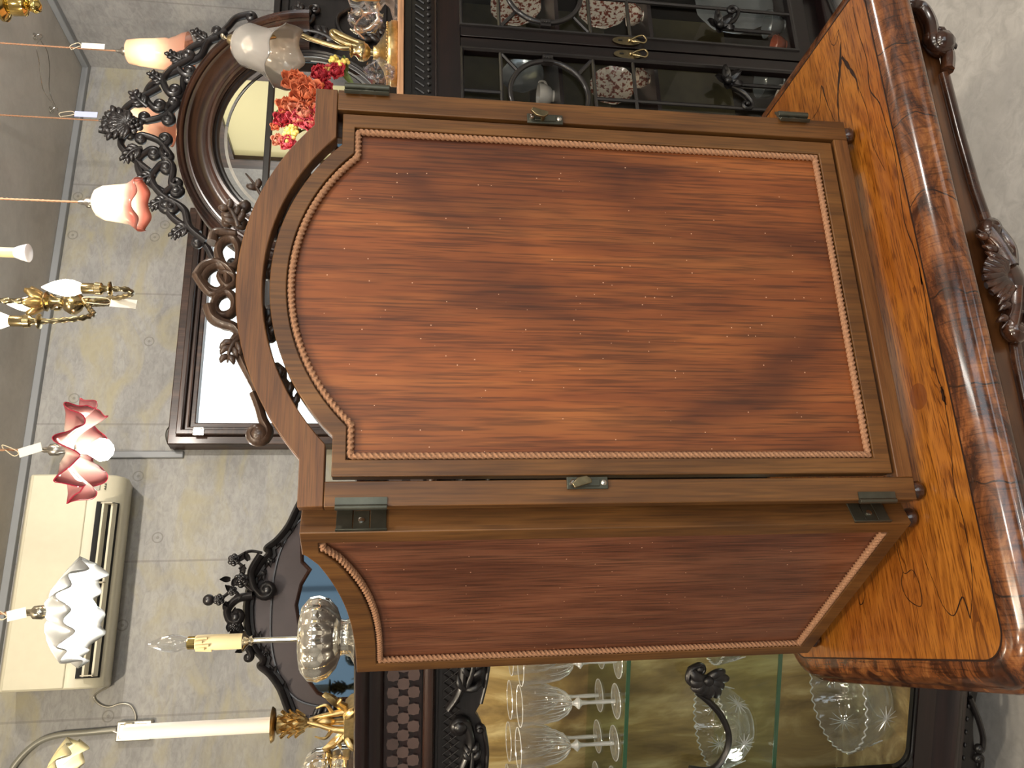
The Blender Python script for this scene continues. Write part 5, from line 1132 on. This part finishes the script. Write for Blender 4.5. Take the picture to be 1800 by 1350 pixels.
# LED spotlight on a cream sleeve
y = 1.8; a, b = PY(27, 445, y), PY(52, 444, y); x = (a.x+b.x)/2
t = thing('spot_lamp', 'white cone-shaped lamp on a cream sleeve pointing down from the ceiling', 'lamp', (x, y, b.z)); H = a.z-b.z
G(Matrix.Translation((x, y, b.z))).lathe([(.019, .0), (.021, .002), (.017, H*.6), (.012, H), (.010, H+.004)], n=28).build('lamp_cone', M['offbulb'], t)
G(Matrix.Translation((x, y, b.z))).lathe([(.0115, H), (.0115, H+.08), (.004, H+.085), (.004, CE-b.z-.01), (.03, CE-b.z-.004), (.03, CE-b.z)], n=24).build('sleeve', M['wax'], t)
# polished brass fitting, top-left corner of the picture
y = 1.55; f0 = PY(74, 11, y); x = f0.x
t = thing('ceiling_lamp', 'polished gold ceiling fitting with ball finial in the upper right of the room', 'ceiling lamp', (x, y, f0.z)); H = PY(0, 11, y).z-f0.z
G(Matrix.Translation((x, y, f0.z))).lathe([(.001, 0), (.012, .004), (.017, .014), (.013, .024), (.008, .027), (.016, .03), (.023, .034), (.025, .06), (.021, .066), (.03, .070), (.038, .076), (.038, .082), (.02, .095), (.016, .2), (.008, .21), (.008, CE-f0.z)], n=36).build('body', M['gold'], t)
y = 1.5; c = PY(-22, 287, y)
t = thing('dish_lamp', 'brass-rimmed cream glass ceiling dish lamp at the top of the room', 'ceiling lamp', (c.x, y, c.z))
T = Matrix.Translation((c.x, y, c.z)) @ Matrix.Rotation(radians(8), 4, 'X')
G(T).lathe([(.056, 0), (.062, .0), (.064, .006), (.062, .012), (.04, .03), (.006, .036), (.006, CE-c.z-.002)], n=48).build('brass_canopy', M['gold'], t)
G(T).lathe([(.001, -.001), (.04, .0), (.055, .002), (.055, .006), (.001, .008)], n=48).build('glass_dish', shade('alabaster', sr(236, 196, 128), None, 0, 1, 0), t)

# ------------------------------------------------------------------ what the round mirror reflects: framed panel on the right wall, shop window
pf = thing('framed_panel', 'large dark-framed cream panel on the right wall, seen reflected in the round mirror', 'picture', (WX-.03, 1.0, 1.0))
G().box(WX-.03, WX-.006, .72, 1.42, 1.28, 2.28).build('cream_board', plain('cream_board', sr(214, 206, 160), .6), pf)
g = G(); g.box(WX-.06, WX-.005, .64, .73, 1.2, 2.36).box(WX-.06, WX-.005, 1.41, 1.50, 1.2, 2.36).box(WX-.06, WX-.005, .73, 1.41, 1.2, 1.29).box(WX-.06, WX-.005, .73, 1.41, 2.27, 2.36); g.build('frame', M['brownwinz'], pf, bevel=.004)
sw = thing('window_2', None, None, (.6, -3.2, .9)); sw['kind'] = 'structure'
G().box(-.6, 1.8, -3.199, -3.18, .9, 2.5).build('pane', M['skyglass'], sw)
g = G()
for xx in (-.64, .58, 1.8): g.box(xx, xx+.05, -3.199, -3.15, .86, 2.54)
g.box(-.64, 1.85, -3.199, -3.15, .86, .9).box(-.64, 1.85, -3.199, -3.15, 2.5, 2.54); g.build('window_frame', M['iron'], sw)
